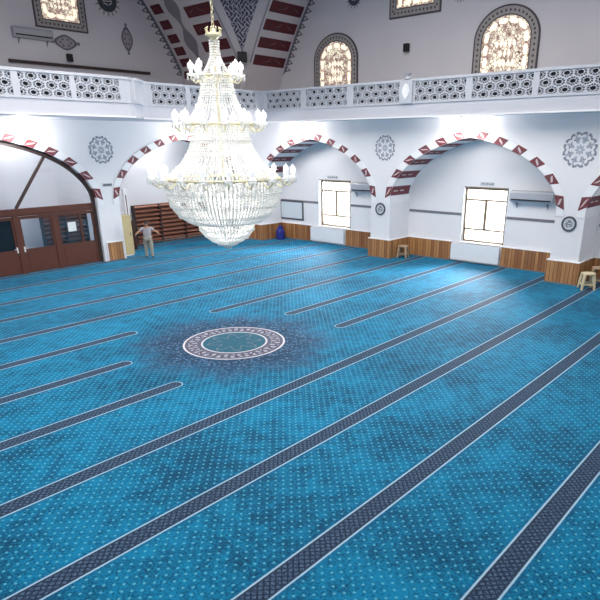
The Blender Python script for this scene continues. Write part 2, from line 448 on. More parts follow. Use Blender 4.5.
# painted arch bands with maroon blocks
def arch_trim(idx, c, mk, depth, side):
    b = MB(); inn = arch_pts(60, -.0); out = arch_pts(60, .32)
    e = -.03
    for i in range(60):
        b.poly([mk(c+inn[i][0], inn[i][1], e), mk(c+inn[i+1][0], inn[i+1][1], e), mk(c+out[i+1][0], out[i+1][1], e), mk(c+out[i][0], out[i][1], e)])
        b.poly([mk(c+out[i][0], out[i][1], e), mk(c+out[i+1][0], out[i+1][1], e), mk(c+out[i+1][0], out[i+1][1], .02), mk(c+out[i][0], out[i][1], .02)])
        b.poly([mk(c+inn[i][0]*.998, inn[i][1]-.01, e), mk(c+inn[i+1][0]*.998, inn[i+1][1]-.01, e), mk(c+inn[i+1][0]*.998, inn[i+1][1]-.01, depth), mk(c+inn[i][0]*.998, inn[i][1]-.01, depth)])
    # arc length table on inner curve
    fi = arch_pts(400, 0); fo = arch_pts(400, .32)
    S = [0]
    for i in range(400): S.append(S[-1]+hypot(fi[i+1][0]-fi[i][0], fi[i+1][1]-fi[i][1]))
    def at(s, f):
        s = min(max(s, 0), S[-1]-1e-6)
        lo = 0
        while S[lo+1] < s: lo += 1
        k = (s-S[lo])/(S[lo+1]-S[lo]); return (f[lo][0]+(f[lo+1][0]-f[lo][0])*k, f[lo][1]+(f[lo+1][1]-f[lo][1])*k)
    nb = 12; s0 = .62; gap = (S[-1]-2*s0)/(nb-1); w = .225
    for k in range(nb):
        sc = s0+k*gap; sgn = 1 if sc < S[-1]/2 else -1
        # leaning block on the face: outer edge shifted
        sk = -.16*sgn
        q = [at(sc-w, fi), at(sc+w, fi), at(sc+w+sk, fo), at(sc-w+sk, fo)]
        mid0 = ((q[0][0]+q[3][0])/2, (q[0][1]+q[3][1])/2); mid1 = ((q[1][0]+q[2][0])/2, (q[1][1]+q[2][1])/2)
        cen = ((mid0[0]+mid1[0])/2, (mid0[1]+mid1[1])/2)
        def ins(p, f=.96): return (cen[0]+(p[0]-cen[0])*f, cen[1]+(p[1]-cen[1])*f)
        b.m = 1
        b.poly([mk(c+ins(p)[0], ins(p)[1], e-.006) for p in q])
        b.m = 2   # pale leaf motif
        d = (q[2][0]-q[0][0], q[2][1]-q[0][1]); n_ = (q[3][0]-q[1][0], q[3][1]-q[1][1])
        lf = []
        for t, o in ((-.34, 0), (-.12, .09), (.1, .05), (.34, 0), (.12, -.09), (-.1, -.05)):
            lf.append((cen[0]+d[0]*t+n_[0]*o, cen[1]+d[1]*t+n_[1]*o))
        b.poly([mk(c+p[0], p[1], e-.011) for p in lf])
        # same block running through the underside of the arch
        b.m = 1
        steps = 4
        for j in range(steps):
            a0, a1 = at(sc-w+2*w*j/steps, fi), at(sc-w+2*w*(j+1)/steps, fi)
            b.poly([mk(c+a0[0]*.996, a0[1]-.018, e), mk(c+a1[0]*.996, a1[1]-.018, e), mk(c+a1[0]*.996, a1[1]-.018, depth-.12), mk(c+a0[0]*.996, a0[1]-.018, depth-.12)])
        b.m = 2
        for dd in ([.3, .85, 1.4] if depth > 1 else []):
            a0, a1 = at(sc-w*.1, fi), at(sc+w*.15, fi)
            if dd+.35 < depth: b.poly([mk(c+a0[0]*.994, a0[1]-.026, dd-.15), mk(c+a1[0]*.994, a1[1]-.026, dd-.15), mk(c+a1[0]*.994, a1[1]-.026, dd+.2), mk(c+a0[0]*.994, a0[1]-.026, dd+.2)])
        b.m = 0
    struct(b, 'trim_%d' % idx, [M['white'], M['maroon'], M['slash']], fixn=False)
for i, c in enumerate(RC): arch_trim(i+1, c, mkR, 1.69, 'r')
for i, c in enumerate(LC): arch_trim(i+4, c, mkL, .49, 'l')

# recess back wall on the right, with two window openings
W1 = (20.83, 23.12, .98, 3.5); W2 = (11.68, 13.85, .98, 3.5)
b = MB(); x0, x1 = BX, BX+.45
ys = [-4.3, W2[0], W2[1], W1[0], W1[1], LB+.3]
for i in (0, 2, 4): b.box(x0, x1, ys[i], ys[i+1], 0, G0)
for w in (W1, W2): b.box(x0, x1, w[0], w[1], 0, w[2]); b.box(x0, x1, w[0], w[1], w[3], G0)
struct(b, 'wall_right_recess', M['wall'])
b = MB(); b.box(-3.3, BX, LB, LB+.3, 0, G0); struct(b, 'wall_left_recess', M['wall'])
b = MB(); b.box(3.8, 4.0, LY, LB, 0, G0); struct(b, 'wall_lobby', M['wall'])
# pier in the corner between both arcades
b = MB(); b.box(FX-.32, FX-.001, LY+.001, LY+.5, 0, G0); struct(b, 'wall_corner', M['wall'])

# gallery slab (plan polygon)
edge = [(23.2, -4.3), (23.2, 24.58), (16.15, 24.58)]
for i in range(9):
    t = i/8; s_ = t*t*(3-2*t); edge.append((16.15-1.75*t, 24.58-1.13*s_))
edge += [(-3.3, 23.45)]
plan = edge+[(-3.3, UY+.3), (UX+.3, UY+.3), (UX+.3, -4.3)]
b = MB(); b.extr([(x, y, G0) for x, y in plan], (0, 0, G1-G0)); struct(b, 'gallery_slab', M['slab'])

# upper walls
b = MB(); b.box(UX, UX+.3, -4.3, UY+.3, G1, 13.7); struct(b, 'wall_upper_right', M['upper'])
b = MB(); b.box(-3.3, UX, UY, UY+.3, G1, 13.7); struct(b, 'wall_upper_left', M['upper'])

# skirting
def skirt(idx, segs, h=.92, t=.06):
    b = MB()
    for x0, y0, x1, y1 in segs:
        b.m = 0
        X0, X1, Y0, Y1 = min(x0, x1), max(x0, x1), min(y0, y1), max(y0, y1)
        b.box(X0, X1, Y0, Y1, .02, h)
        b.m = 1; b.box(X0-.01, X1+.01, Y0-.01, Y1+.01, h, h+.035)
        b.m = 2; b.box(X0-.012, X1+.012, Y0-.012, Y1+.012, .001, .05)
    o = b.build('baseboard_%d' % idx, [M['wood'], M['white'], M['belt']]); tag(o, kind='structure')
t_ = .07
k = 1
for lo, hi, in ((7.57, 8.78), (16.90, 18.11), (26.23, 27.4)):
    skirt(k, [(FX-t_, lo-t_, FX, hi+(t_ if hi < 27 else 0)), (FX, lo-t_, BX-t_, lo)]+([(FX, hi, BX-t_, hi+t_)] if hi < 27 else [])); k += 1
def cut(lo, hi, holes):
    out = []; a = lo
    for h0, h1 in holes: out.append((a, h0)); a = h1
    out.append((a, hi)); return out
for lo, hi, ho in ((-.5, 7.5, []), (8.78+t_, 16.9-t_, [(11.66, 14.3)]), (18.11+t_, 26.23-t_, [(21.06, 23.72)])):
    skirt(k, [(BX-t_, a, BX, c_) for a, c_ in cut(lo, hi, ho)]); k += 1
skirt(k, [(14.82, LY-t_, 15.58, LY)], .9); k += 1
skirt(k, [(15.95, LB-t_, 25.8, LB)], .12); k += 1

# belt trim (narrow patterned strip) on the recess wall
b = MB()
for lo, hi in ((-.5, 7.5), (8.8, 11.6), (13.9, 16.88), (18.15, 20.75), (23.2, 26.2)):
    b.box(BX-.02, BX, lo, hi, 2.2, 2.32)
struct(b, 'trim_6', M['belt'])

# ------------------------------------------------------------------ windows in the recess wall
def window(idx, w):
    y0, y1, z0, z1 = w; xf = BX+.24
    b = MB()
    def rect(a0, a1, c0, c1, d=.07, m=0): b.m = m; b.box(xf-d/2, xf+d/2, a0, a1, c0, c1)
    f = .09
    rect(y0, y0+f, z0, z1); rect(y1-f, y1, z0, z1); rect(y0, y1, z1-f, z1); rect(y0, y1, z0, z0+f)
    H = z1-z0; tz = z1-.22*H; bz = z0+.24*H; my = (y0+y1)/2
    rect(y0, y1, tz-.045, tz+.045); rect(y0, y1, bz-.045, bz+.045); rect(my-.075, my+.075, bz, tz)
    fr = b.build('window_%d' % idx, M['winframe']); tag(fr, kind='structure')
    g = MB()
    g.box(xf-.006, xf+.006, y0+f, y1-f, z0+f, bz-.035); g.box(xf-.006, xf+.006, y0+f, y1-f, tz+.035, z1-f)
    g.box(xf-.006, xf+.006, y0+f, my-.06, bz+.035, tz-.035); g.box(xf-.006, xf+.006, my+.06, y1-f, bz+.035, tz-.035)
    g.build('pane', M['winglass'], fr)
    s = MB(); s.box(BX-.05, BX+.2, y0-.06, y1+.06, z0-.04, z0+.005); s.build('sill', M['white'], fr)
    t = MB(); f2 = .05   # thin dark architrave line
    t.box(BX-.015, BX+.0, y0-f2, y0, z0, z1+f2); t.box(BX-.015, BX, y0, y1, z1, z1+f2)
    t.build('architrave', M['winframe'], fr)
window(1, W1); window(2, W2)

# ------------------------------------------------------------------ radiators
def radiator(yc, w, label):
    r = empty('radiator', (BX-.14, yc, .08), label, 'radiator', 'white radiators under the windows')
    b = MB(); n = int(w/.09)
    b.box(-.05, -.035, -w/2, w/2, .02, .78); b.box(.035, .05, -w/2, w/2, .02, .78)
    for i in range(n+1):
        y = -w/2+w*i/n; b.box(-.058, -.05, y-.022, y+.022, .05, .75)
    b.build('panel', M['radiator'], r)
    b = MB(); b.box(-.06, .06, -w/2-.01, w/2+.01, .78, .8); b.build('top_grille', M['radiator'], r)
    for s in (-1, 1):
        b = MB(); b.box(-.056, .056, s*w/2-.012, s*w/2+.012, .0, .79); b.build('side_panel', M['radiator'], r)
    b = MB(); b.tube([(0, w/2+.02, .08), (0, w/2+.1, .08), (0, w/2+.1, -.07)], .014); b.build('pipe', M['acgrey'], r)
    for y in (-w/2+.2, w/2-.24):
        b = MB(); b.box(.0, .12, y, y+.04, .1, .7); b.build('wall_bracket', M['acgrey'], r)
radiator(12.98, 2.5, 'white panel radiator under the nearer window, right of the single tan stool')
radiator(22.4, 2.5, 'white panel radiator under the farther window, right of the framed whiteboard')

# ------------------------------------------------------------------ air conditioners
def ac(loc, w, label, rz=0, name='air_conditioner', h=.5):
    r = empty(name, loc, label, 'air conditioner', None, rz)
    prof = [(0, 0), (-.26, .03), (-.3, .12), (-.3, h-.08), (-.26, h), (0, h)]
    b = MB(); b.extr([(x, -w/2, z) for x, z in prof], (0, w, 0)); b.build('body', M['ac'], r)
    b = MB(); b.box(-.31, -.29, -w/2+.08, w/2-.08, .1, .16); b.build('air_outlet', M['dark'], r)
    b = MB(); b.box(-.235, -.06, -w/2+.05, w/2-.05, h, h+.015); b.build('top_grille', M['acgrey'], r)
    for s in (-1, 1):
        b = MB(); b.bar((-.02, s*w*.36, 0), (-.02, s*w*.36, -.25), .03); b.bar((-.2, s*w*.36, .02), (-.0, s*w*.36, -.2), .025); b.build('bracket', M['acgrey'], r)
    return r
ac((BX, 10.45, 2.98), 1.95, 'white wall air conditioner right of the nearer window')
ac((BX, 19.75, 2.98), 1.6, 'white wall air conditioner right of the farther window, beside the arch foot')

# ------------------------------------------------------------------ paper signs above windows
def sign(pts, label):
    b = MB(); b.m = 0; y0, y1, z0, z1 = pts
    b.box(BX-.02, BX-.001, y0, y1, z0, z1); b.m = 1
    for j in range(5):
        y = y0+.06+(y1-y0-.12)*j/5; b.box(BX-.024, BX-.02, y, y+.09*(y1-y0), z0+.05, z1-.05-.02*(j % 2))
    tag(b.build('sign', [M['plaque'], M['plaquedark']]), label, 'sign')
sign((12.35, 13.05, 3.62, 3.78), 'small grey lettered strip above the nearer window')
sign((21.7, 22.5, 3.62, 3.78), 'small grey lettered strip above the farther window')
b = MB(); b.box(14.98, 15.48, LY-.02, LY-.001, 3.55, 3.72); b.m = 1
for j in range(5): b.box(15.02+j*.09, 15.09+j*.09, LY-.026, LY-.02, 3.59, 3.68)
tag(b.build('sign', [M['plaque'], M['plaquedark']]), 'small grey plaque on the pillar between the glazed arch and the open arch', 'sign')

# ------------------------------------------------------------------ wall roundels
def rosette(c, ax, R, label, name='wall_rosette', group='painted rosettes between the arches'):
    # ax: 'R' on X=FX facing -X ; 'L' on Y=LY facing -Y
    def P(u, z, d=.012): return (FX-d, c[0]+u, c[1]+z) if ax == 'R' else (c[0]+u, LY-d, c[1]+z)
    r = empty(name, P(0, 0, 0), label, 'wall decoration', group)
    o = Vector(P(0, 0, 0))
    def Q(u, z, d): return Vector(P(u, z, d))-o
    dd = Vector(P(0, 0, .012))-o
    for k in range(8):
        a = pi/8+k*pi/4; b = MB()
        def loc(rad, tan): return (R*(rad*cos(a)-tan*sin(a)), R*(rad*sin(a)+tan*cos(a)))
        for sgn in (-1, 1):
            # curled outer leaf lying along the rim
            sh = [(.80, .03), (.98, .06), (1.0, .14), (.92, .27), (.80, .33), (.70, .30), (.82, .22), (.86, .13)]
            b.extr([Q(*loc(p, sgn*t), .001) for p, t in sh], dd)
            sh = [(.55, .02), (.66, .10), (.64, .19), (.58, .2), (.58, .11), (.5, .04)]
            b.extr([Q(*loc(p, sgn*t), .001) for p, t in sh], dd)
        b.m = 1
        sh = [(.34, 0), (.46, .1), (.7, .09), (.84, 0), (.7, -.09), (.46, -.1)]
        b.extr([Q(*loc(p, t), .001) for p, t in sh], Vector(P(0, 0, .008))-o)
        b.build('petal', [M['rosette'], M['rosette_light']], r)
    b = MB()
    for k in range(8):
        a = k*pi/4; pts = [(R*rr*cos(a+of), R*rr*sin(a+of)) for rr, of in ((.06, .3), (.2, .35), (.32, 0), (.2, -.35), (.06, -.3))]
        b.extr([Q(u, z, .001) for u, z in pts], Vector(P(0, 0, .008))-o)
    b.build('centre_star', M['rosette_light'], r)
rosette((17.33, 5.25), 'R', .58, 'grey-blue painted rosette between the two windowed arches, above the round wall plaque')
rosette((8.17, 5.2), 'R', .66, 'grey-blue painted rosette at the right edge of the photo')
rosette((15.17, 5.22), 'L', .62, 'grey-blue painted rosette right of the glazed door arch')

def plaque(yc, zc, label):
    r = empty('round_plaque', (FX, yc, zc), label, 'plaque', 'round plaques on the pillars')
    def disc(R, x0, x1, n=32): return [(x0, R*cos(2*pi*k/n), 1.0*R*sin(2*pi*k/n)) for k in range(n)], (x1-x0, 0, 0)
    b = MB(); n = 32; R0, R1 = .30, .23
    for k in range(n):
        a, c = 2*pi*k/n, 2*pi*(k+1)/n
        b.poly([(-.04, R0*cos(a), R0*sin(a)), (-.04, R0*cos(c), R0*sin(c)), (-.04, R1*cos(c), R1*sin(c)), (-.04, R1*cos(a), R1*sin(a))])
        b.poly([(-.04, R0*cos(a), R0*sin(a)), (-.04, R0*cos(c), R0*sin(c)), (0, R0*cos(c), R0*sin(c)), (0, R0*cos(a), R0*sin(a))])
        b.poly([(-.04, R1*cos(a), R1*sin(a)), (-.04, R1*cos(c), R1*sin(c)), (-.02, R1*cos(c), R1*sin(c)), (-.02, R1*cos(a), R1*sin(a))])
    b.build('rim', M['plaquedark'], r)
    b = MB(); p, d = disc(.24, .006, -.022); b.extr(p, d); b.build('face', M['plaque'], r)
    b = MB()
    for k, (y, z, a, l) in enumerate(((-.06, .07, .6, .09), (.05, .05, -.8, .1), (0, -.02, .1, .13), (-.08, -.08, -.5, .07), (.07, -.09, .9, .08), (0, .12, 0, .06))):
        b.bar((-.026, y-l*cos(a), z-l*sin(a)*.6), (-.026, y+l*cos(a), z+l*sin(a)*.6), .006, .028)
    b.build('lettering', M['plaquedark'], r)
plaque(17.5, 2.41, 'round grey plaque with dark rim on the pillar between the two windowed bays')
plaque(8.17, 2.43, 'round grey plaque with dark rim on the right-hand pillar, above the cream stools')

# whiteboard
r = empty('whiteboard', (BX, 25.35, 1.2), 'framed whiteboard on the recess wall beside the chandelier tip', 'board')
b = MB(); b.box(-.03, -.005, -.93, .93, 0, 1.02); b.build('writing_surface', M['board'], r)
b = MB(); t = .1
b.box(-.05, -.003, -.98, .98, -.05, .04); b.box(-.05, -.003, -.98, .98, .98, 1.08); b.box(-.05, -.003, -.98, -.98+t, .04, .98); b.box(-.05, -.003, .98-t, .98, .04, .98)
b.build('frame', M['boardframe'], r)

# blue vacuum-like canister in the corner
r = empty('storage_canister', (25.25, 25.75, 0), 'dark blue canister standing in the corner below the whiteboard', 'canister')
b = MB(); b.lathe([(.001, 0), (.24, 0), (.27, .05), (.27, .5), (.22, .62), (.001, .64)], n=20); b.build('body', M['blue'], r, smooth=False)
b = MB(); b.lathe([(.001, .64), (.16, .63), (.17, .75), (.1, .82), (.001, .83)], n=20); b.build('lid', M['blue'], r)
b = MB(); b.tube([(-.12, 0, .8), (-.1, 0, .93), (.1, 0, .93), (.12, 0, .8)], .02); b.build('handle', M['dark'], r)

# ------------------------------------------------------------------ stools
def stool(loc, rz, label, mat, s=1.0, group=None):
    r = empty('stool', loc, label, 'stool', group, rz)
    w, h = .19*s, .46*s
    b = MB(); n = 24
    prof = [(.001, h), (w*.8, h), (w*1.02, h-.015), (w*1.05, h-.05), (w*.96, h-.05), (w*.9, h-.03), (.001, h-.03)]
    b.lathe(prof, n=n); b.build('seat', mat, r)
    for a in (pi/4, 3*pi/4, 5*pi/4, 7*pi/4):
        b = MB(); c, q = cos(a), sin(a)
        b.tube([(c*w*.85, q*w*.85, h-.045), (c*w*1.1, q*w*1.1, h*.45), (c*w*1.28, q*w*1.28, 0)], [.05*s, .045*s, .034*s], 8); b.build('leg', mat, r)
    b = MB(); z = h*.32; k = [(cos(a)*w*1.15, sin(a)*w*1.15, z) for a in (pi/4, 3*pi/4, 5*pi/4, 7*pi/4)]
    for i in range(4): b.bar(k[i], k[(i+1) % 4], .02*s, .05*s)
    b.build('stretcher', mat, r)
    return r
stool((24.95, 16.55, .001), .3, 'single tan round stool in the corner beside the middle pillar', M['stool2'], 1.35)
stool((23.95, 7.05, .001), .6, 'cream square-legged stool standing foremost beside the right-hand pillar', M['stool'], 1.42)
stool((24.95, 6.92, .001), .1, 'tan stool behind the cream one, against the right wall panelling', M['stool2'], 1.6)

# ------------------------------------------------------------------ glazed door partition in the first left arch
c0 = LC[0]; yp = LY+.22
def cast_part():
    inn = arch_pts(48, -.03); ing = arch_pts(48, -.17)
    root = empty('door_partition', (c0, yp, 0), 'brown wooden glazed door partition filling the arch', 'partition')
    b = MB(); y0, y1 = -.07, .07
    for i in range(48):
        A = [(inn[i][0], inn[i][1]), (inn[i+1][0], inn[i+1][1]), (ing[i+1][0], ing[i+1][1]), (ing[i][0], ing[i][1])]
        b.extr([(u, y0, z) for u, z in A], (0, y1-y0, 0))
    for s in (-1, 1):
        a0, a1 = sorted((s*(HALF-.03), s*(HALF-.16))); b.box(a0, a1, y0, y1, 0, ZS)
    b.build('arch_frame', M['framewood'], root)
    b = MB(); b.box(-HALF+.16, HALF-.16, -.08, .08, 2.52, 2.84); b.box(-HALF+.16, HALF-.16, -.1, .1, 2.6, 2.66); b.build('transom', M['doorwood'], root)
    # fan-light mullions
    for a, e in ((.12, (2.02, 5.0)), (-.12, (-2.02, 5.0))):
        b = MB(); b.bar((a+.25*(1 if a > 0 else -1), 0, 2.84), (e[0], 0, e[1]), .1, .11); b.build('mullion', M['framewood'], root)
    # fan-light glass
    b = MB(); pts = [(u, 0, z) for u, z in arch_pts(48, -.16)]
    b.poly([(-HALF+.16, 0, 2.84)]+[p for p in pts if p[2] > 2.86]+[(HALF-.16, 0, 2.84)]); b.build('fanlight_glass', M['glass'], root, fixn=False)
    # posts at x offsets
    posts = [-3.9, -1.95, .24, 1.92, 3.9]
    for x in (-1.95, .24, 1.95):
        b = MB(); b.box(x-.11, x+.11, -.075, .075, 0, 2.52); b.build('post', M['doorwood'], root)
    bays = [(-3.9, -2.06, 'side'), (-1.84, .13, 'dark'), (.35, 1.84, 'door'), (2.06, 3.9, 'side')]
    for x0, x1, kd in bays:
        b = MB()
        st = .1
        b.box(x0, x1, -.045, .045, .02, 1.08)
        b.box(x0, x0+st, -.045, .045, 1.08, 2.5); b.box(x1-st, x1, -.045, .045, 1.08, 2.5); b.box(x0+st, x1-st, -.045, .045, 2.38, 2.5)
        if kd == 'side': xm = x0+(x1-x0)*.62; b.box(xm-.05, xm+.05, -.045, .045, 1.08, 2.38)
        # raised field
        b.box(x0+.14, x1-.14, -.06, -.045, .16, .94)
        nm = 'door_leaf' if kd != 'side' else 'side_panel'
        o = b.build(nm, M['doorwood'], root)
        g = MB(); g.box(x0+st, x1-st, -.008, .008, 1.08, 2.38)
        o2 = g.build('glass', M['darkpane'] if kd == 'dark' else M['glass'], o)
        if kd in ('door', 'dark'):
            h = MB(); hx = x0+.05 if kd == 'door' else x1-.05
            h.box(hx-.03, hx+.03, -.065, -.045, .95, 1.2); h.bar((hx, -.1, 1.12), (hx+(.13 if kd == 'door' else -.13), -.1, 1.12), .022); h.bar((hx, -.1, 1.12), (hx, -.05, 1.12), .02)
            h.build('handle', M['paper'], o)
    return root
M['darkpane'] = plain('dark_door_pane', (.01, .012, .016), .15, .1, spec=.5)
cast_part()
b = MB(); b.box(c0+2.55, c0+2.95, yp-.014, yp-.009, 1.62, 2.05); tag(b.build('notice', M['paper']), 'white paper notice stuck on the glazed door partition', 'notice')

# slatted wooden racks on the lobby wall
def rack(x0, x1, z0, z1, label, nb):
    r = empty('slatted_rack', ((x0+x1)/2, LB, z0), label, 'rack', 'slatted wooden racks along the lobby wall')
    w = (x1-x0)/2; H = z1-z0
    b = MB(); b.box(-w, w, -.1, -.02, H-.08, H); b.box(-w, w, -.1, -.02, 0, .08); b.box(-w, w, -.06, -.04, .08, H-.08); b.build('frame', M['doorwood'], r)
    n = 9
    for i in range(nb+1):
        x = -w+2*w*i/nb; b = MB(); b.box(x-.04, x+.04, -.3, -.02, 0, H); b.build('upright', M['framewood'], r)
    for k in range(n):
        z = .12+(H-.2)*k/(n-1)
        b = MB(); b.obox((0, -.17, z), (1, 0, 0), (0, 1, .35), (0, -.35, 1), w-.05, .12, .02)
        b.build('slat', M['slat'], r)
M['slat'] = plain('slat_wood', srgb(158, 106, 86), .45, .15, 5)
rack(18.15, 23.2, .16, 2.25, 'brown slatted wooden rack behind the man', 3)
rack(13.0, 15.3, .3, 2.3, 'brown slatted wooden rack seen through the door glass', 2)
# small dark shelf beside the beige cabinet
# beige cabinet behind the pillar
r = empty('cabinet', (16.15, 28.22, .0), 'tall beige cabinet at the foot of the pillar, left of the man', 'cabinet')
b = MB(); b.box(-.46, .42, -.28, .28, .05, 2.0); b.build('body', M['beige'], r)
b = MB(); b.box(-.44, .4, -.3, -.28, .08, 1.96); b.build('door', M['beige'], r)
b = MB(); b.box(-.48, .44, -.31, .3, 2.0, 2.05); b.build('top', M['beige'], r)
b = MB(); b.box(-.36, .36, -.26, .26, 0, .05); b.build('plinth', M['white'], r)
b = MB(); b.box(.28, .31, -.33, -.3, 1.0, 1.2); b.build('handle', M['acgrey'], r)
# white door jamb behind
r = empty('door_jamb', (16.85, 28.7, .001), 'white upright door jamb behind the beige cabinet', 'door frame')
b = MB(); b.box(-.1, .12, -.08, .08, 0, 3.3); b.build('post', M['white'], r)
b = MB(); b.box(-.02, .02, -.1, -.08, 0.4, 3.0); b.build('seal_strip', M['maroon'], r)
# low dark shoe shelf to the right of it
r = empty('shoe_shelf', (17.35, 29.6, 0), 'narrow dark shelf between the beige cabinet and the slatted rack', 'shelf')
for k in range(4):
    b = MB(); b.box(-.25, .25, -.2, .2, .1+k*.42, .14+k*.42); b.build('shelf_board', M['framewood'], r)
for s in (-1, 1):
    b = MB(); b.box(s*.25-.02, s*.25+.02, -.2, .2, 0, 1.55); b.build('side_panel', M['doorwood'], r)

# ------------------------------------------------------------------ gallery railing with pierced panels
def fold(mb, A, B, z0, z1):
    """pierced lattice between plan points A,B"""
    A, B = Vector(A), Vector(B); L = (B-A).length; d = (B-A)/L
    H = z1-z0; rh = H/2.9; nc = max(2, round(L/.5)); cw = L/nc
    R = rh/1.5
    def put(poly):
        pts = []
        for u, z in poly:
            u = min(max(u, 0), L); z = min(max(z, z0), z1); pts.append((u, z))
        ar = 0
        for i in range(len(pts)): (x1, y1), (x2, y2) = pts[i], pts[(i+1) % len(pts)]; ar += x1*y2-x2*y1
        if abs(ar) < 2e-4: return
        mb.poly([(A.x+d.x*u, A.y+d.y*u, z) for u, z in pts])
    hexd = [(0, 1), (.5, .5), (.5, -.5), (0, -1), (-.5, -.5), (-.5, .5)]
    for row in (-2, -1, 0, 1, 2):
        zc = (z0+z1)/2+row*rh
        for c in range(-1, nc+2):
            uc = (c+(.5 if row % 2 == 0 else 0))*cw
            if uc < -.6*cw or uc > L+.6*cw: continue
            def pt(k, s): h = hexd[k % 6]; return (uc+h[0]*cw*s, zc+h[1]*R*s)
            for k in range(6):
                put([pt(k, .42), pt(k+1, .42), pt(k+1, .54), pt(k, .54)])
                put([pt(k, .86), pt(k+1, .86), pt(k+1, 1.0), pt(k, 1.0)])
                # spoke at vertex k, and a mid web
                for f in (0.0, .5):
                    def on(s, t): p, q = pt(k, s), pt(k+1, s); return (p[0]+(q[0]-p[0])*t, p[1]+(q[1]-p[1])*t)
                    w = .085
                    put([on(.54, f-w if f else 0-w), on(.54, f+w), on(.86, f+w*.8), on(.86, f-w*.8 if f else 0-w*.8)])
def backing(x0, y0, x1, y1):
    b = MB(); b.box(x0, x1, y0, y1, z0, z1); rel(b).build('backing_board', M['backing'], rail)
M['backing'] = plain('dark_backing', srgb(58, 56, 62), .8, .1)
rail = empty('gallery_railing', (23.2, 24.58, G1), 'white pierced gallery railing running around both sides of the hall', 'railing')
off = Vector((23.2, 24.58, G1))
def rel(mb):
    mb.v = [(x-off.x, y-off.y, z-off.z) for x, y, z in mb.v]; return mb
def outp(p0, p1, t0, t1, z0, z1, mb):   # box along plan segment, thickness t0..t1 toward hall(-) / gallery(+)
    a, c = Vector(p0), Vector(p1); d = (c-a).normalized(); n = Vector((-d.y, d.x))
    # make n point to gallery interior
    mid = (a+c)/2
    if (Vector((27, 33))-mid).dot(n) < 0: n = -n
    q = [a+n*t0, c+n*t0, c+n*t1, a+n*t1]
    mb.extr([(p.x, p.y, z0) for p in q], (0, 0, z1-z0))
path = [(23.2, -4.25), (23.2, 24.58), (16.15, 24.58)]+edge[3:-1]+[(-3.25, 23.45)]
b = MB()
for p, q in zip(path, path[1:]):
    if (Vector(p)-Vector(q)).length < 1e-3: continue
    outp(p, q, -.05, .2, GT-.08, GT+.02, b)
rel(b).build('top_rail', M['rail'], rail)
b = MB()
for p, q in zip(path, path[1:]):
    if (Vector(p)-Vector(q)).length < 1e-3: continue
    outp(p, q, -.04, .18, G1, G1+.08, b)
rel(b).build('bottom_rail', M['rail'], rail)
z0, z1 = G1+.08, GT-.08
pr_ = [(21.86, 24.3), (18.89, 21.5), (15.93, 18.5), (12.7, 15.11), (9.91, 12.41), (6.7, 9.68), (3.9, 6.4), (1.0, 3.6)]
for a, c in pr_:
    backing(23.3, a-.05, 23.33, c+.05)
    b = MB(); fold(b, (23.22, a), (23.22, c), z0, z1); o = rel(b).build('lattice_panel', M['rail'], rail)
    md = o.modifiers.new('thick', 'SOLIDIFY'); md.thickness = .07; md.offset = 0
pl_ = [(22.9, 20.6), (20.3, 18.5), (18.24, 16.45)]
pl_ = [(20.6, 22.6), (18.5, 20.35), (16.4, 18.24)]
for a, c in pl_:
    backing(a-.05, 24.68, c+.05, 24.71)
    b = MB(); fold(b, (a, 24.6), (c, 24.6), z0, z1); o = rel(b).build('lattice_panel', M['rail'], rail)
    md = o.modifiers.new('thick', 'SOLIDIFY'); md.thickness = .07; md.offset = 0
for a, c in [(12.29, 14.15), (10.19, 12.09), (8.05, 9.95), (5.9, 7.8)]:
    backing(a-.05, 23.55, c+.05, 23.58)
    b = MB(); fold(b, (a, 23.47), (c, 23.47), z0, z1); o = rel(b).build('lattice_panel', M['rail'], rail)
    md = o.modifiers.new('thick', 'SOLIDIFY'); md.thickness = .07; md.offset = 0
# solid posts between panels
def post(p, q, extra=.02, nm='post'):
    b = MB(); outp(p, q, -extra, .15, z0, z1, b); rel(b).build(nm, M['rail'], rail)
for a, c in ((24.3, 24.58), (21.5, 21.86), (18.5, 18.89), (15.11, 15.93), (12.41, 12.7), (9.68, 9.91), (6.4, 6.7), (3.6, 3.9), (-4.25, 1.0)): post((23.2, a), (23.2, c))
for a, c in ((22.6, 23.2), (20.35, 20.6), (18.24, 18.5), (16.15, 16.4)): post((a, 24.58), (c, 24.58))
for a, c in ((14.15, 14.4), (12.09, 12.29), (9.95, 10.19), (7.8, 8.05), (-3.25, 5.9)): post((a, 23.45), (c, 23.45))
b = MB(); cp_ = edge[2:-1]
for p, q in zip(cp_, cp_[1:]):
    if (Vector(p)-Vector(q)).length > 1e-3: outp(p, q, -.02, .12, z0, z1, b)
rel(b).build('curved_panel', M['rail'], rail)
for i in (3, 5, 7):   # small fluting ribs on the curved panel
    p = edge[2+i]; b = MB(); b.tube([(p[0], p[1]-.03, z0), (p[0], p[1]-.03, z1)], .04); rel(b).build('rib', M['rail'], rail)
# pilaster with finial
b = MB(); b.box(23.08, 23.3, 15.2, 15.85, z0-.06, z1+.05); rel(b).build('pilaster', M['rail'], rail)
b = MB(); pts = [(0, -.28), (.14, -.12), (.2, .06), (.13, .24), (0, .36), (-.13, .24), (-.2, .06), (-.14, -.12)]
b.extr([(23.06, 15.52+u, 7.5+z) for u, z in pts], (.03, 0, 0)); rel(b).build('relief_ornament', M['white'], rail)
b = MB(); b.lathe([(.001, 0), (.16, 0), (.16, .05), (.06, .1), (.1, .16), (.17, .22), (.001, .24)], (23.2, 15.52, GT+.02), 12); rel(b).build('finial', M['rail'], rail)
# thin relief line below the railing
b = MB()
for p, q in zip(path, path[1:]):
    if (Vector(p)-Vector(q)).length > 1e-3: outp(p, q, -.05, .0, G0-.001, G0+.06, b)
struct(b, 'trim_7', M['white'])

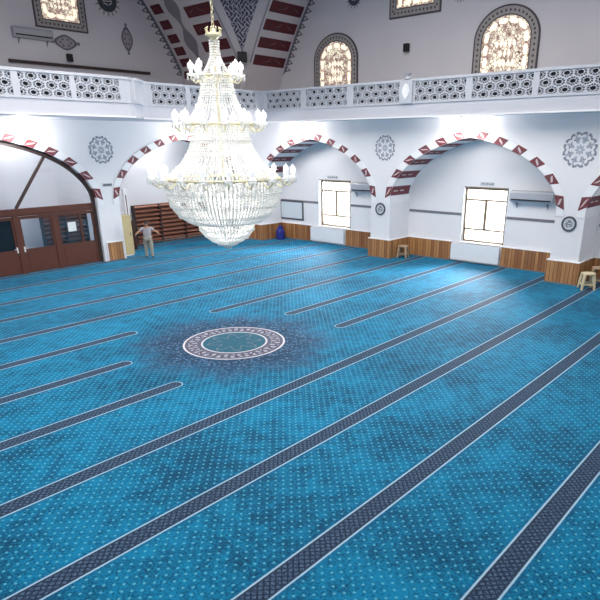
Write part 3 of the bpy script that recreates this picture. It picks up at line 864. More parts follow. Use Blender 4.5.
# ------------------------------------------------------------------ great arches, pendentive
def w_(z): dz = z-10.55; return 13.15-.6*dz-.04*dz*dz
Z0, Z1, NZ = G1, 13.7, 34
zs = [Z0+(Z1-Z0)*i/NZ for i in range(NZ+1)]
def Rf(z): return min(12.84+w_(z), LY-.25)
def Lf(z): return min(10.45+w_(z), FX-.1)
b = MB()
for a, c in zip(zs, zs[1:]):
    b.poly([(FX, Rf(a), a), (FX, Rf(c), c), (UX, Rf(c)+.0, c), (UX, Rf(a), a)])
struct(b, 'wall_arch_right', M['band'])
b = MB()
for a, c in zip(zs, zs[1:]):
    b.poly([(Lf(a), LY, a), (Lf(c), LY, c), (Lf(c), UY, c), (Lf(a), UY, a)])
struct(b, 'wall_arch_left', M['band'])
# pendentive surface between the two front edges
def pen(z, s):
    L, R = Vector((Lf(z), LY)), Vector((FX, Rf(z))); p = L.lerp(R, s)
    D = (R-L).length; corner = Vector((FX, LY)); bul = (corner-(L+R)/2)
    k = 4*s*(1-s)*.35
    q = p+bul*k; return (q.x, q.y, z)
b = MB()
def sub(s0, s1, n, z, zz): 
    for i in range(n):
        a0, a1 = s0(z)+(s1(z)-s0(z))*i/n, s0(z)+(s1(z)-s0(z))*(i+1)/n
        c0_, c1_ = s0(zz)+(s1(zz)-s0(zz))*i/n, s0(zz)+(s1(zz)-s0(zz))*(i+1)/n
        b.poly([pen(z, a0), pen(z, a1), pen(zz, c1_), pen(zz, c0_)])
def wd(z): return max(.01, hypot(FX-Lf(z), LY-Rf(z)))
def e0(z): return min(.5, .58/wd(z)) if z > 9.9 else .5
for a, c in zip(zs, zs[1:]):
    b.m = 0; sub(lambda z: 0, e0, 3, a, c)
    b.m = 1; 
    if a > 9.95: sub(e0, lambda z: 1-e0(z), 4, a, c)
    b.m = 0; sub(lambda z: 1-e0(z), lambda z: 1, 3, a, c)
struct(b, 'wall_pendentive', [M['band'], M['pend']])
# raised lines beside the pendentive
b = MB()
for fn in ((lambda z: (Lf(z)+.0, LY-.02)), (lambda z: (FX-.02, Rf(z)))):
    for a, c in zip(zs, zs[1:]):
        if a > 9.4: b.bar((*fn(a), a), (*fn(c), c), .06)
struct(b, 'trim_8', M['orn2'])
# painted blocks on both soffits
b = MB()
def soff(side, z, d, o=.012):
    if side == 'R': return (FX+d, Rf(z)-o, z)
    return (Lf(z)-o, LY+d, z)
def blk(side, zc, h, d0, d1, skew=0):
    b.m = 0; n = 3
    for i in range(n):
        a, c = zc-h+2*h*i/n, zc-h+2*h*(i+1)/n
        b.poly([soff(side, a, d0), soff(side, c, d0), soff(side, c+skew, d1), soff(side, a+skew, d1)])
    b.m = 1; dm = (d0+d1)/2; q = (d1-d0)
    b.poly([soff(side, zc-h*.7, dm-q*.32, .02), soff(side, zc-h*.1, dm-q*.1, .02), soff(side, zc+h*.7, dm+q*.05, .02), soff(side, zc-h*.05, dm-q*.02, .02)])
    b.poly([soff(side, zc+h*.5, dm+q*.12, .02), soff(side, zc+h*.1, dm+q*.3, .02), soff(side, zc-h*.5, dm+q*.4, .02), soff(side, zc+h*.2, dm+q*.2, .02)])
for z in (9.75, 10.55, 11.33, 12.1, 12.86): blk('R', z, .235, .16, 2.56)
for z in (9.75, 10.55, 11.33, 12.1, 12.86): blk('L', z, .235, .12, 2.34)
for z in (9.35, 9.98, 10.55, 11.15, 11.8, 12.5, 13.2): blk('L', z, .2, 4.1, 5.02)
# outlined border strips on the soffit
b.m = 2
for side, ds in (('R', (.12, 2.58)), ('L', (.08, 2.4, 3.95, 5.12))):
    for d in ds:
        for a, c in zip(zs, zs[1:]):
            if a > 9.3: b.poly([soff(side, a, d-.03), soff(side, c, d-.03), soff(side, c, d+.03), soff(side, a, d+.03)])
# waisted cartouche ornament
b.m = 3
def hw(z):
    t = (z-10.1)/1.55; fr = t-math.floor(t); return .1+.42*sin(pi*fr)**2
fine = [9.6+i*.05 for i in range(82)]
for a, c in zip(fine, fine[1:]):
    b.poly([soff('L', a, 3.2-hw(a), .015), soff('L', c, 3.2-hw(c), .015), soff('L', c, 3.2+hw(c), .015), soff('L', a, 3.2+hw(a), .015)])
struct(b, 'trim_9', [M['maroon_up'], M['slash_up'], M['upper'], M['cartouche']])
# scalloped chain border painted on the lunette walls
b = MB()
def chain(mk, cen):
    z = 9.3
    while z < 13.6:
        dz = .34; w0, w1 = w_(z), w_(z+dz)
        a0, a1 = cen+w0-.1, cen+w1-.1
        b.m = 0
        b.poly([mk(a0, z), mk(a1, z+dz), mk((a0+a1)/2-.42, z+dz*.5-.1)])
        b.m = 1; cx, cz = (a0+a1)/2-.16, z+dz*.5-.03
        b.poly([mk(cx-.1, cz, .02), mk(cx, cz+.08, .02), mk(cx+.08, cz, .02), mk(cx, cz-.08, .02)])
        z += dz
    for i in range(len(zs)-1):
        if zs[i] > 9.2:
            b.m = 0; a0, a1 = cen+w_(zs[i]), cen+w_(zs[i+1])
            b.poly([mk(a0-.1, zs[i]), mk(a1-.1, zs[i+1]), mk(a1, zs[i+1]), mk(a0, zs[i])])
chain(lambda u, z, d=.012: (UX-d, u, z), 12.84); chain(lambda u, z, d=.012: (u, UY-d, z), 10.45)
struct(b, 'trim_10', [M['ornament'], M['band']])

# ------------------------------------------------------------------ stained windows
def stain(idx, mk, u0, u1, z0, z1, arched, rise=1.3):
    """mk(u,z,d) d = distance off the wall"""
    uc, hw_ = (u0+u1)/2, (u1-u0)/2
    def outline(s, n=20):   # s = inset
        a = hw_-s; pts = [(uc-a, z0+(0 if arched else s)), (uc+a, z0+(0 if arched else s))]
        if arched:
            zsx = z1-rise
            for k in range(n+1):
                t = pi*k/n; pts.append((uc+a*cos(t), zsx+(rise-s)*sin(t)))
        else: pts += [(uc+a, z1-s), (uc-a, z1-s)]
        return pts
    def ringf(b, s0, s1, d):
        A, B = outline(s0), outline(s1)
        for k in range(len(A)):
            j = (k+1) % len(A); b.poly([mk(*A[k], d), mk(*A[j], d), mk(*B[j], d), mk(*B[k], d)])
    b = MB(); ringf(b, .0, .07, .06); ringf(b, .36, .41, .06)
    A = outline(0)
    for k in range(len(A)): j = (k+1) % len(A); b.poly([mk(*A[k], .06), mk(*A[j], .06), mk(*A[j], 0), mk(*A[k], 0)])
    b.m = 1; ringf(b, .07, .36, .05)
    fr = b.build('window_%d' % idx, [M['leadline'], M['leadframe']]); tag(fr, kind='structure')
    # dotted border ornaments
    o = outline(.215, 20); bb = MB()
    for k in range(len(o)):
        p, q = Vector(o[k]), Vector(o[(k+1) % len(o)]); L = (q-p).length; n = max(1, int(L/.2))
        for i in range(n):
            c = p.lerp(q, (i+.5)/n); bb.poly([mk(c.x-.06, c.y, .056), mk(c.x, c.y+.07, .056), mk(c.x+.06, c.y, .056), mk(c.x, c.y-.07, .056)])
    bb.build('border_ornament', M['leadline'], fr)
    b = MB(); b.poly([mk(u, z, .02) for u, z in outline(.40)]); b.build('pane', M['stained'], fr, fixn=False)
    # bright cells
    b = MB(); P = outline(.60, 14) if arched else outline(.6)
    def cell(c, d, l, w):
        d = d.normalized(); n = Vector((-d.y, d.x)); pts = []
        for k in range(10):
            t = 2*pi*k/10; pts.append(c+d*(l*max(-.8, min(.8, cos(t)*1.1)))+n*(w*sin(t)))
        b.poly([mk(p.x, p.y, .03) for p in pts])
    tot = []; 
    for k in range(len(P)-(1 if 0 else 0)):
        p, q = Vector(P[k]), Vector(P[(k+1) % len(P)]); tot.append((p, q, (q-p).length))
    per = sum(t[2] for t in tot); s = 0; step = per/round(per/.5)
    pos = step/2
    for p, q, L in tot:
        while pos < s+L: cell(p.lerp(q, (pos-s)/L), q-p, step*.5, .105); pos += step
        s += L
    zb = z0+1.0 if arched else z0+.85; 
    zt = z1-1.25 if arched else z1-.8
    h = .34
    nn = max(1, int((zt-zb)/.75))
    for i in range(nn):
        a0 = zb+(zt-zb)*i/nn+.05; a1 = zb+(zt-zb)*(i+1)/nn-.05
        m_ = 3
        for r_i in range(m_):
            zc_ = a0+(a1-a0)*(r_i+.5)/m_; hh = (a1-a0)/m_*.42
            for q in range(-2, 3):
                if (q+r_i) % 2 and abs(q) == 2: continue
                uu = uc+q*.2; wq = .085
                b.poly([mk(uu-wq, zc_, .03), mk(uu, zc_-hh, .03), mk(uu+wq, zc_, .03), mk(uu, zc_+hh, .03)])
    b.build('bright_cells', M['stainlit'], fr, fixn=False)
mkUR = lambda u, z, d=0: (UX-d, u, z); mkUL = lambda u, z, d=0: (u, UY-d, z)
stain(3, mkUR, 11.40, 14.47, 7.5, 10.99, True)
stain(4, mkUR, 21.15, 24.24, 7.5, 10.92, True)
stain(5, mkUR, 16.30, 19.20, 11.12, 13.4, False)
stain(6, mkUL, 15.55, 18.30, 10.93, 13.4, False)

# ------------------------------------------------------------------ upper wall fittings
def speaker(loc, rz, label):
    r = empty('loudspeaker', loc, label, 'speaker', 'small black loudspeakers on the upper walls', rz)
    r.scale = (.7, .7, .7)
    b = MB(); b.extr([(-.34, -.17, 0), (-.34, .17, 0), (-.08, .2, 0), (-.08, -.2, 0)], (0, 0, .5)); b.build('cabinet', M['dark'], r)
    b = MB(); b.box(-.355, -.34, -.14, .14, .04, .46); b.build('grille', M['acgrey'] if 0 else M['dark'], r)
    b = MB(); b.box(-.08, .006, -.05, .05, .18, .32); b.build('wall_bracket', M['dark'], r)
    return r
speaker((UX, 18.07, 9.62), 0, 'small black loudspeaker on the upper right wall below the square stained window')
speaker((17.02, UY, 9.5), pi/2, 'small black loudspeaker on the upper left wall below the oval ornament')
sp3 = speaker((24.0, 26.95, 9.6), radians(40), 'black loudspeaker on the corner pier below the patterned pendentive')
sp3.scale = (1, 1.3, 1)
# upper AC
a = ac((15.27, UY, 10.33), 1.95, 'grey wall air conditioner on the upper left wall, below the stained window', pi/2, h=.46)
# long brown rail
r = empty('wall_rail', (17.85, UY, 9.22), 'long thin brown rail mounted along the upper left wall', 'rail')
b = MB(); b.box(-3.95, 3.95, -.14, -.04, 0, .14); b.build('bar', M['framewood'], r)
for x in (-3.2, 0, 3.2):
    b = MB(); b.box(x-.03, x+.03, -.06, 0, .02, .12); b.build('bracket', M['framewood'], r)
def roundel(c, mk, R, rays, label, cat='wall decoration'):
    o = Vector(mk(c[0], c[1], 0)); r = empty('calligraphy_roundel', o, label, cat)
    def Q(u, z, d): return Vector(mk(c[0]+u, c[1]+z, d))-o
    b = MB(); n = 28; b.extr([Q(R*cos(2*pi*k/n), R*sin(2*pi*k/n), -.001) for k in range(n)], Vector(mk(0, 0, .04))-Vector(mk(0, 0, 0))); b.build('disc', M['plaquedark'], r)
    for k in range(rays):
        b = MB(); t = 2*pi*k/rays; b.extr([Q((R*q)*cos(t+s), (R*q)*sin(t+s), -.001) for q, s in ((1.06, -.07), (1.42, 0), (1.06, .07))], Vector(mk(0, 0, .015))-Vector(mk(0, 0, 0)))
        b.build('ray', M['ornament'], r)
    b = MB()
    for y, z, a, l in ((-.25, .2, .7, .3), (.2, .15, -.9, .35), (0, -.1, .1, .5), (-.2, -.35, -.5, .25), (.3, -.3, .8, .25)):
        p = Q(R*(y-l*cos(a)), R*(z-l*sin(a)*.6), .046); q = Q(R*(y+l*cos(a)), R*(z+l*sin(a)*.6), .046); b.bar(p, q, .012, .05)
    b.build('lettering', M['band'], r)
def ogee(c, mk, hu, hz, label, inner=True):
    o = Vector(mk(c[0], c[1], 0)); r = empty('wall_ornament', o, label, 'wall decoration')
    def Q(u, z, d): return Vector(mk(c[0]+u, c[1]+z, d))-o
    n = 32
    def sh(s):
        P = []
        for k in range(n):
            t = 2*pi*k/n; q = .62+.38*abs(cos(t))**3 if hu > hz else .62+.38*abs(sin(t))**3
            P.append((hu*s*cos(t)*(q if hu > hz else 1), hz*s*sin(t)*(q if hz >= hu else 1)))
        return P
    b = MB(); A, B = sh(1), sh(.76)
    for k in range(n):
        j = (k+1) % n; b.poly([Q(*A[k], .012), Q(*A[j], .012), Q(*B[j], .012), Q(*B[k], .012)])
    b.build('outline', M['ornament'], r)
    b = MB(); b.poly([Q(*p, .008) for p in sh(.8)]); b.build('field', M['band'] if not inner else M['orn2'], r, fixn=False)
    b = MB()
    for s in (-1, 1):
        if s > 0: b.build('finial', M['ornament'], r); b = MB()
        if hu > hz: pts = [(s*hu*.98, -.03), (s*hu*1.12, -.1), (s*hu*1.28, 0), (s*hu*1.12, .1), (s*hu*.98, .03)]
        else: pts = [(-.03, s*hz*.98), (-.09, s*hz*1.12), (0, s*hz*1.3), (.09, s*hz*1.12), (.03, s*hz*.98)]
        b.poly([Q(*p, .012) for p in pts])
    b.build('finial', M['ornament'], r)
    for k in range(6):
        b = MB(); t = 2*pi*k/6; b.poly([Q(hu*.45*cos(t)+dx, hz*.45*sin(t)+dz, .016) for dx, dz in ((-.07, 0), (0, .07), (.07, 0), (0, -.07))])
        b.build('motif', M['ornament'], r)

roundel((21.45, 12.4), mkUR, .4, 16, 'dark round calligraphy medallion with rays high on the upper right wall')
roundel((15.3, 11.75), mkUR, .3, 16, 'dark round medallion at the top edge between the stained windows, upper right wall')
roundel((19.65, 12.66), mkUL, .56, 16, 'dark round calligraphy medallion with rays high on the upper left wall')
ogee((16.98, 10.38), mkUL, .62, .36, 'pointed oval painted ornament beside the grey air conditioner, upper left wall')
ogee((20.61, 10.93), mkUL, .36, .62, 'upright lozenge painted ornament on the upper left wall beside the great arch')

# ------------------------------------------------------------------ pendant lamps
def pendant(x, y, label):
    r = empty('pendant_lamp', (x, y, 5.72), label, 'lamp', 'small lamps hanging under the gallery')
    H = G0-5.72
    b = MB(); b.lathe([(.001, H), (.09, H), (.09, H-.04), (.001, H-.05)], n=12); b.build('ceiling_rose', M['acgrey'], r)
    b = MB(); b.tube([(0, 0, H-.04), (0, 0, .22)], .012); b.ball((0, 0, .42), .03); b.build('rod', M['acgrey'], r)
    for k in range(3):
        a = 2*pi*k/3+.4; c, q = cos(a), sin(a)
        b = MB(); b.tube([(0, 0, .24), (c*.1, q*.1, .2), (c*.17, q*.17, .24)], .01, 6); o = b.build('arm', M['gold'], r)
        b = MB(); b.lathe([(.02, .24), (.07, .27), (.09, .33), (.1, .38)], (c*.17, q*.17, 0), 10); b.build('glass_shade', M['frost'], o)
        b = MB(); b.ball((c*.17, q*.17, .33), .05); b.build('bulb', M['pbulb'], o)
    L = bpy.data.lights.new('lamp_light', 'POINT'); L.energy = PEND; L.shadow_soft_size = .12; L.color = (1, .97, .93)
    lo = bpy.data.objects.new('lamp_light', L); COL.objects.link(lo); lo.parent = r; lo.location = (0, 0, .1)
PEND = 105
pendant(23.5, 12.95, 'small hanging lamp at the crown of the nearer windowed arch')
pendant(23.5, 22.65, 'small hanging lamp at the crown of the arch beside the chandelier, right')
pendant(23.5, 3.5, 'small unseen hanging lamp added at the crown of the arch cut by the right edge')  # out-of-view lamp added to brighten the floor on the right
pendant(11.4, 26.5, 'small hanging lamp at the crown of the glazed door arch')
pendant(20.3, 26.5, 'small hanging lamp at the crown of the arch behind the chandelier')

for x in (12.0, 19.6):  # lobby lamps added to brighten the space behind the left arches
    r = empty('added_lobby_lamp', (x, 29.2, G0-.12), 'flat round fill lamp added on the lobby ceiling %s' % ('behind the glazed partition' if x < 15 else 'above the slatted rack'), 'lamp')
    b = MB(); b.lathe([(.001, .12), (.3, .12), (.3, .06), (.27, .0), (.001, 0)], n=20); b.build('shade', M['pbulb'], r)
    L = bpy.data.lights.new('lobby_fill_light', 'POINT'); L.energy = 48; L.shadow_soft_size = .25
    lo = bpy.data.objects.new('lobby_fill_light', L); COL.objects.link(lo); lo.parent = r; lo.location = (0, 0, -.35)

# ------------------------------------------------------------------ chandelier
ZB = 2.78
ch = empty('chandelier', (10.45, 12.75, ZB), 'huge tiered crystal chandelier hanging over the carpet medallion', 'chandelier')
def zz(mb): mb.v = [(x, y, z-ZB) for x, y, z in mb.v]; return mb
b = MB(); z = 8.1; k = 0
while z < 13.68:
    n = 8; R1 = .045
    ax = (1, 0) if k % 2 else (0, 1)
    pts = [(ax[0]*R1*.7*cos(2*pi*j/n), ax[1]*R1*.7*cos(2*pi*j/n), z+R1*1.4*sin(2*pi*j/n)) for j in range(n+1)]
    b.tube(pts, .012, 4, False); z += .1; k += 1
zz(b).build('chain', M['gold'], ch)
b = MB(); b.lathe([(.001, 13.7), (.25, 13.7), (.22, 13.6), (.05, 13.55), (.001, 13.55)], n=16); zz(b).build('ceiling_rose', M['gold'], ch)
b = MB(); b.lathe([(.001, 8.12), (.05, 8.1), (.07, 8.03), (.2, 8.0), (.21, 7.96), (.12, 7.92), (.1, 7.88), (.001, 7.88)], n=20); zz(b).build('crown', M['gold'], ch)
b = MB()
for k in range(10):
    a = 2*pi*k/10; b.tube([(.1*cos(a), .1*sin(a), 7.95), (.17*cos(a), .17*sin(a), 8.02), (.2*cos(a), .2*sin(a), 8.1), (.16*cos(a), .16*sin(a), 8.13)], .012, 5)
zz(b).build('crown_scrolls', M['gold'], ch)
b = MB(); b.lathe([(.05, 7.9), (.05, 7.1), (.03, 7.0), (.03, 6.0), (.04, 5.9), (.04, 4.7), (.001, 4.6)], n=10); zz(b).build('stem', M['gold'], ch)
def interp(prof, t):
    d = [0]
    for (r1, z1), (r2, z2) in zip(prof, prof[1:]): d.append(d[-1]+hypot(r2-r1, z2-z1))
    s = t*d[-1]; i = 0
    while i < len(prof)-2 and d[i+1] < s: i += 1
    k = (s-d[i])/(d[i+1]-d[i]); return (prof[i][0]+(prof[i+1][0]-prof[i][0])*k, prof[i][1]+(prof[i+1][1]-prof[i][1])*k)
def smoothp(prof, it=2):
    for _ in range(it):
        q = [prof[0]]
        for a, c in zip(prof, prof[1:]): q += [(a[0]*.75+c[0]*.25, a[1]*.75+c[1]*.25), (a[0]*.25+c[0]*.75, a[1]*.25+c[1]*.75)]
        prof = q+[prof[-1]]
    return prof
def octa(b, c, rad, tan):
    """elongated faceted bead along the tangent"""
    t = Vector(tan).normalized(); c = Vector(c); s = t.cross(Vector((-c.y, c.x, .01))).normalized(); u = t.cross(s)
    L = rad*1.5
    i = [b.vert(c+t*L), b.vert(c+s*rad), b.vert(c+u*rad), b.vert(c-s*rad), b.vert(c-u*rad), b.vert(c-t*L)]
    for k in range(4):
        b.face([i[0], i[1+k], i[1+(k+1) % 4]]); b.face([i[5], i[1+(k+1) % 4], i[1+k]])
def curtain(name, prof, n, spacing, rad, jit=.0, big=None, kind='stuff'):
    prof = smoothp(prof); L = sum(hypot(c[0]-a[0], c[1]-a[1]) for a, c in zip(prof, prof[1:]))
    nb = max(3, int(L/spacing)); b = MB()
    for k in range(n):
        a = 2*pi*(k+.5)/n; ca, sa = cos(a), sin(a)
        for j in range(nb):
            r1, z1 = interp(prof, (j+.5)/nb); r2, z2 = interp(prof, min(1, (j+.6)/nb))
            rr = rad*(1.0+jit*random.uniform(-1, 1))
            if big and j % big == big-1: rr *= 1.6
            octa(b, (r1*ca, r1*sa, z1), rr, ((r2-r1)*ca, (r2-r1)*sa, z2-z1-1e-5))
    o = zz(b).build(name, M['crystal'], ch, fixn=False); o['kind'] = kind; return o
curtain('crystal_collar', [(.12, 7.86), (.11, 7.6), (.15, 7.42), (.34, 7.1)], 22, .055, .02)
curtain('crystal_curtain', [(.37, 7.06), (.42, 6.7), (.55, 6.35), (.84, 5.98)], 44, .06, .023, .2, 6)
curtain('crystal_curtain', [(.64, 5.92), (.8, 5.4), (1.05, 5.0), (1.47, 4.66)], 76, .065, .027, .2, 6)
curtain('crystal_basket', [(1.5, 4.58), (1.5, 4.1), (1.3, 3.74), (1.0, 3.52), (.72, 3.47)], 96, .065, .029, .2, 5)
curtain('crystal_lining', [(1.1, 4.5), (1.05, 4.1), (.9, 3.75), (.62, 3.5)], 60, .08, .034)
curtain('crystal_lining', [(.5, 5.85), (.62, 5.4), (.8, 5.05), (1.1, 4.7)], 44, .08, .026)
curtain('crystal_bowl', [(.76, 3.47), (.70, 3.24), (.46, 3.02), (.18, 2.88), (.03, 2.8)], 52, .05, .03, .2, 4)
b = MB(); b.ball((0, 0, 2.83), .06, 10); zz(b).build('finial_ball', M['crystal'], ch)
# hoops
for nm, R, z, r in (('hoop', .37, 7.07, .028), ('hoop', .86, 5.95, .032), ('hoop', 1.5, 4.62, .036), ('hoop', .83, 3.5, .022)):
    b = MB(); b.torus((0, 0, z), R, r, 56, 6); n = int(R*26)
    for k in range(n):
        a = 2*pi*k/n; b.ball((R*cos(a), R*sin(a), z-.01), r*1.35, 6)
    zz(b).build(nm, M['gold'], ch)
def drops(name, R, z, n, L, rad):
    b = MB()
    for k in range(n):
        a = 2*pi*k/n; c, s = cos(a), sin(a); l = L*random.uniform(.7, 1.2)
        b.lathe([(.002, 0), (rad*.6, -l*.2), (rad, -l*.7), (.002, -l)], (R*c, R*s, z), 4)
    o = zz(b).build(name, M['crystal'], ch, fixn=False); o['kind'] = 'stuff'
drops('crystal_drops', .4, 7.03, 22, .16, .022); drops('crystal_drops', .89, 5.9, 46, .2, .028); drops('crystal_drops', 1.54, 4.57, 80, .26, .032)
# inner tiers of drops showing inside the basket
for R, z, n in ((1.15, 4.5, 48), (.8, 4.35, 40), (.45, 4.2, 24)): drops('crystal_drops', R, z, n, .34, .034)
def arm(R0, R1, z, a, s):
    c, q = cos(a), sin(a)
    def P(r, dz): return (r*c, r*q, z+dz)
    b = MB(); d = R1-R0
    b.tube([P(R0, .0), P(R0+d*.3, -.11*s), P(R0+d*.65, -.15*s), P(R1, -.06*s), P(R1, .02*s)], .016*s+.004, 6)
    o = zz(b).build('lamp_arm', M['gold'], ch)
    b = MB(); b.lathe([(.001, .0), (.04*s, .0), (.105*s, .035*s), (.12*s, .06*s), (.05*s, .05*s), (.04*s, .08*s)], P(R1, 0), 10)
    for k in range(6):
        t = 2*pi*k/6; x, y, zc = P(R1, .03*s); b.lathe([(.002, 0), (.02*s, -.06*s), (.002, -.13*s)], (x+.1*s*cos(t), y+.1*s*sin(t), zc), 4)
    zz(b).build('drip_cup', M['crystal'], o, fixn=False)
    b = MB(); b.lathe([(.045*s, .05*s), (.045*s, .14*s), (.075*s, .18*s), (.08*s, .26*s), (.06*s, .3*s)], P(R1, 0), 10); zz(b).build('candle_shade', M['frost'], o, fixn=False)
    b = MB(); b.lathe([(.001, .13*s), (.035*s, .17*s), (.045*s, .23*s), (.03*s, .3*s), (.001, .36*s)], P(R1, 0), 8); zz(b).build('bulb', M['bulb'], o)
for k in range(8): arm(.36, .62, 7.05, 2*pi*k/8+.2, 1.0)
for k in range(14): arm(.85, 1.14, 5.93, 2*pi*k/14+.1, 1.0)
for k in range(20): arm(1.5, 1.88, 4.6, 2*pi*k/20, 1.0)
for z, e, rad in ((4.2, 36, .35), (5.3, 10, .3), (6.5, 3, .15), (3.3, 9, .12)):
    L = bpy.data.lights.new('chandelier_light', 'POINT'); L.energy = e; L.shadow_soft_size = rad; L.color = (1, .98, .95)
    lo = bpy.data.objects.new('chandelier_light', L); COL.objects.link(lo); lo.parent = ch; lo.location = (0, 0, z-ZB)

# ------------------------------------------------------------------ the man
def skin(name, pts, edges, mat, parent, sub=2, root=0):
    names = list(pts); me = bpy.data.meshes.new(name)
    me.from_pydata([pts[n][0] for n in names], [(names.index(a), names.index(c)) for a, c in edges], [])
    o = bpy.data.objects.new(name, me); COL.objects.link(o); o.parent = parent
    md = o.modifiers.new('skin', 'SKIN'); md.use_smooth_shade = True
    for i, n in enumerate(names):
        r = pts[n][1]; me.skin_vertices[0].data[i].radius = (r if isinstance(r, tuple) else (r, r))
        me.skin_vertices[0].data[i].use_root = (i == root)
    s_ = o.modifiers.new('sub', 'SUBSURF'); s_.levels = s_.render_levels = sub
    me.materials.append(mat); return o
man = empty('person', (16.71, 26.79, .0), 'man in a grey short-sleeved shirt and khaki trousers standing with bowed head and spread arms', 'person', None, radians(-28))
man.scale = (1.16, 1.12, 1.04)
P_ = {'pelvis': ((0, 0, .95), (.145, .105)), 'waist': ((0, 0, 1.08), (.15, .11)), 'chest': ((0, .0, 1.28), (.165, .11)), 'collar': ((0, -.01, 1.44), (.08, .06)),
      'neck': ((0, -.03, 1.51), .052), 'skull': ((0, -.075, 1.61), (.075, .088)), 'crown': ((0, -.085, 1.69), (.066, .075)), 'chin': ((0, -.13, 1.56), (.045, .035))}
E_ = [('pelvis', 'waist'), ('waist', 'chest'), ('chest', 'collar'), ('collar', 'neck'), ('neck', 'skull'), ('skull', 'crown'), ('skull', 'chin')]
for s, t in ((1, 'l'), (-1, 'r')):
    P_['sh'+t] = ((s*.18, 0, 1.41), .058); P_['el'+t] = ((s*.34, .0, 1.27), .05); P_['wr'+t] = ((s*.45, -.10, 1.20), .034)
    P_['pm'+t] = ((s*.475, -.16, 1.18), (.042, .024))
    E_ += [('collar', 'sh'+t), ('sh'+t, 'el'+t), ('el'+t, 'wr'+t), ('wr'+t, 'pm'+t)]
    d0 = Vector((s*.035, -.045, -.055)).normalized(); w0 = Vector((0, .7, -.5)).normalized()
    for k, ln in enumerate((.075, .088, .082, .062)):
        base = Vector(P_['pm'+t][0])+w0*((k-1.5)*.02)+d0*.02
        P_['f%d%sa' % (k, t)] = (tuple(base+d0*ln*.5), .0095); P_['f%d%sb' % (k, t)] = (tuple(base+d0*ln+Vector((0, 0, -.012))), .008)
        E_ += [('pm'+t, 'f%d%sa' % (k, t)), ('f%d%sa' % (k, t), 'f%d%sb' % (k, t))]
    tb = Vector(P_['wr'+t][0])+d0*.03
    P_['th'+t] = (tuple(tb+Vector((-s*.02, -.045, .0))), .011); P_['ti'+t] = (tuple(tb+Vector((-s*.015, -.075, -.03))), .009)
    E_ += [('pm'+t, 'th'+t), ('th'+t, 'ti'+t)]
    y = -.08 if s > 0 else .06
    P_['hip'+t] = ((s*.095, 0, .9), .1); P_['kn'+t] = ((s*.11, y*.9-.02, .5), .068); P_['an'+t] = ((s*.12, y, .09), .04); P_['toe'+t] = ((s*.13, y-.14, .04), .035)
    E_ += [('pelvis', 'hip'+t), ('hip'+t, 'kn'+t), ('kn'+t, 'an'+t), ('an'+t, 'toe'+t)]
body = skin('body', P_, E_, M['skin'], man)
def pick(keys, sc, extra=None):
    d = {}
    for k in keys:
        p, r = P_[k]; r = r if isinstance(r, tuple) else (r, r); d[k] = (p, (r[0]+sc, r[1]+sc))
    if extra: d.update(extra)
    return d
sh = pick(['pelvis', 'waist', 'chest', 'collar', 'shl', 'shr'], .028)
for s, t in ((1, 'l'), (-1, 'r')): sh['sl'+t] = ((s*.30, .0, 1.30), .074)
sh['hem'] = ((0, 0, .87), (.16, .12))
skin('shirt', sh, [('hem', 'pelvis'), ('pelvis', 'waist'), ('waist', 'chest'), ('chest', 'collar'), ('collar', 'shl'), ('collar', 'shr'), ('shl', 'sll'), ('shr', 'slr')], M['shirt'], man, root=2)
tr = pick(['pelvis', 'hipl', 'hipr', 'knl', 'knr', 'anl', 'anr'], .022)
skin('trousers', tr, [('pelvis', 'hipl'), ('pelvis', 'hipr'), ('hipl', 'knl'), ('hipr', 'knr'), ('knl', 'anl'), ('knr', 'anr')], M['trouser'], man)
for s, y in ((1, -.08), (-1, .06)):
    skin('sock', {'a': ((s*.12, y+.03, .055), .05), 'b': ((s*.125, y-.06, .05), .045), 'c': ((s*.135, y-.16, .042), .038)}, [('a', 'b'), ('b', 'c')], M['shoe'], man)
skin('hair', {'a': ((0, -.03, 1.66), (.078, .075)), 'b': ((0, -.075, 1.71), (.074, .074)), 'c': ((0, -.02, 1.6), (.07, .055))}, [('b', 'a'), ('a', 'c')], M['hair'], man)
b = MB()
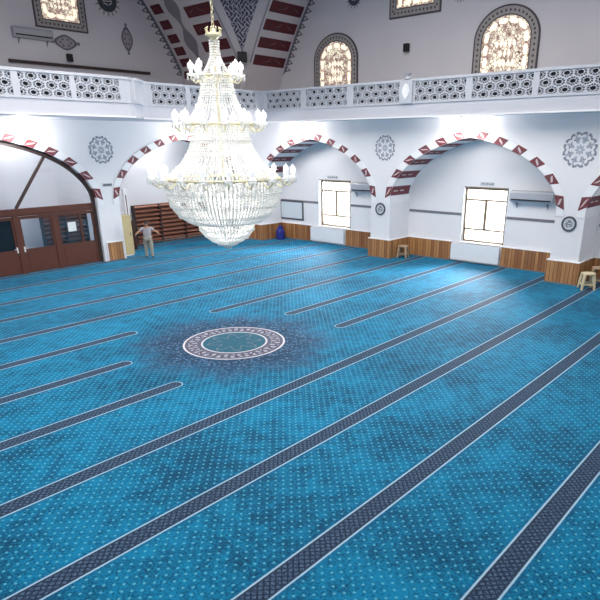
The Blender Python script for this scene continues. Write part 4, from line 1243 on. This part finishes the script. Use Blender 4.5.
for s in (-1, 1): b.ball((s*.03, -.155, 1.635), .011, 8)
b.build('eyes', M['dark'], man)
b = MB(); b.tube([(0, -.155, 1.64), (0, -.178, 1.605), (0, -.165, 1.598)], [.009, .015, .011], 6); b.build('nose', M['skin'], man)
b = MB(); b.tube([(-.022, -.160, 1.572), (0, -.168, 1.57), (.022, -.160, 1.572)], .005, 5); b.build('mouth', M['maroon'], man)
b = MB()
for s in (-1, 1): b.obox((s*.082, -.07, 1.62), (0, 1, 0), (1, 0, 0), (0, 0, 1), .018, .01, .03)
b.build('ears', M['skin'], man)
b = MB(); b.lathe([(.142, .905), (.142, .94)], n=20); 
b.v = [(x, y*.78, z) for x, y, z in b.v]; b.build('belt', M['dark'], man)

# ------------------------------------------------------------------ world and view
W = bpy.data.worlds.new('World'); SC.world = W; W.use_nodes = True
bg = W.node_tree.nodes['Background']; bg.inputs[0].default_value = (1, .975, .94, 1); bg.inputs[1].default_value = 3.1
def portal(loc, rot, sx, sy_):
    L = bpy.data.lights.new('daylight_portal', 'AREA'); L.shape = 'RECTANGLE'; L.size = sx; L.size_y = sy_; L.cycles.is_portal = True
    o = bpy.data.objects.new('daylight_portal', L); COL.objects.link(o); o.location = loc; o.rotation_euler = rot
portal((oc[0], oc[1], 15.2), (0, 0, 0), 2*OR, 2*OR)
for w in (W1, W2):
    L = bpy.data.lights.new('sky_glow', 'AREA'); L.shape = 'RECTANGLE'; L.size = w[3]-w[2]; L.size_y = w[1]-w[0]; L.energy = 950; L.color = (.95, .98, 1)
    o = bpy.data.objects.new('sky_glow', L); COL.objects.link(o); o.location = (BX+.75, (w[0]+w[1])/2, (w[2]+w[3])/2+.4); o.rotation_euler = (0, radians(68), 0)
    portal((BX+.5, (w[0]+w[1])/2, (w[2]+w[3])/2), (0, pi/2, 0), w[3]-w[2], w[1]-w[0])
SC.view_settings.view_transform = 'Standard'; SC.view_settings.look = 'None'
SC.view_settings.gamma = 1; SC.view_settings.use_curve_mapping = False
SC.view_settings.exposure = 0.84
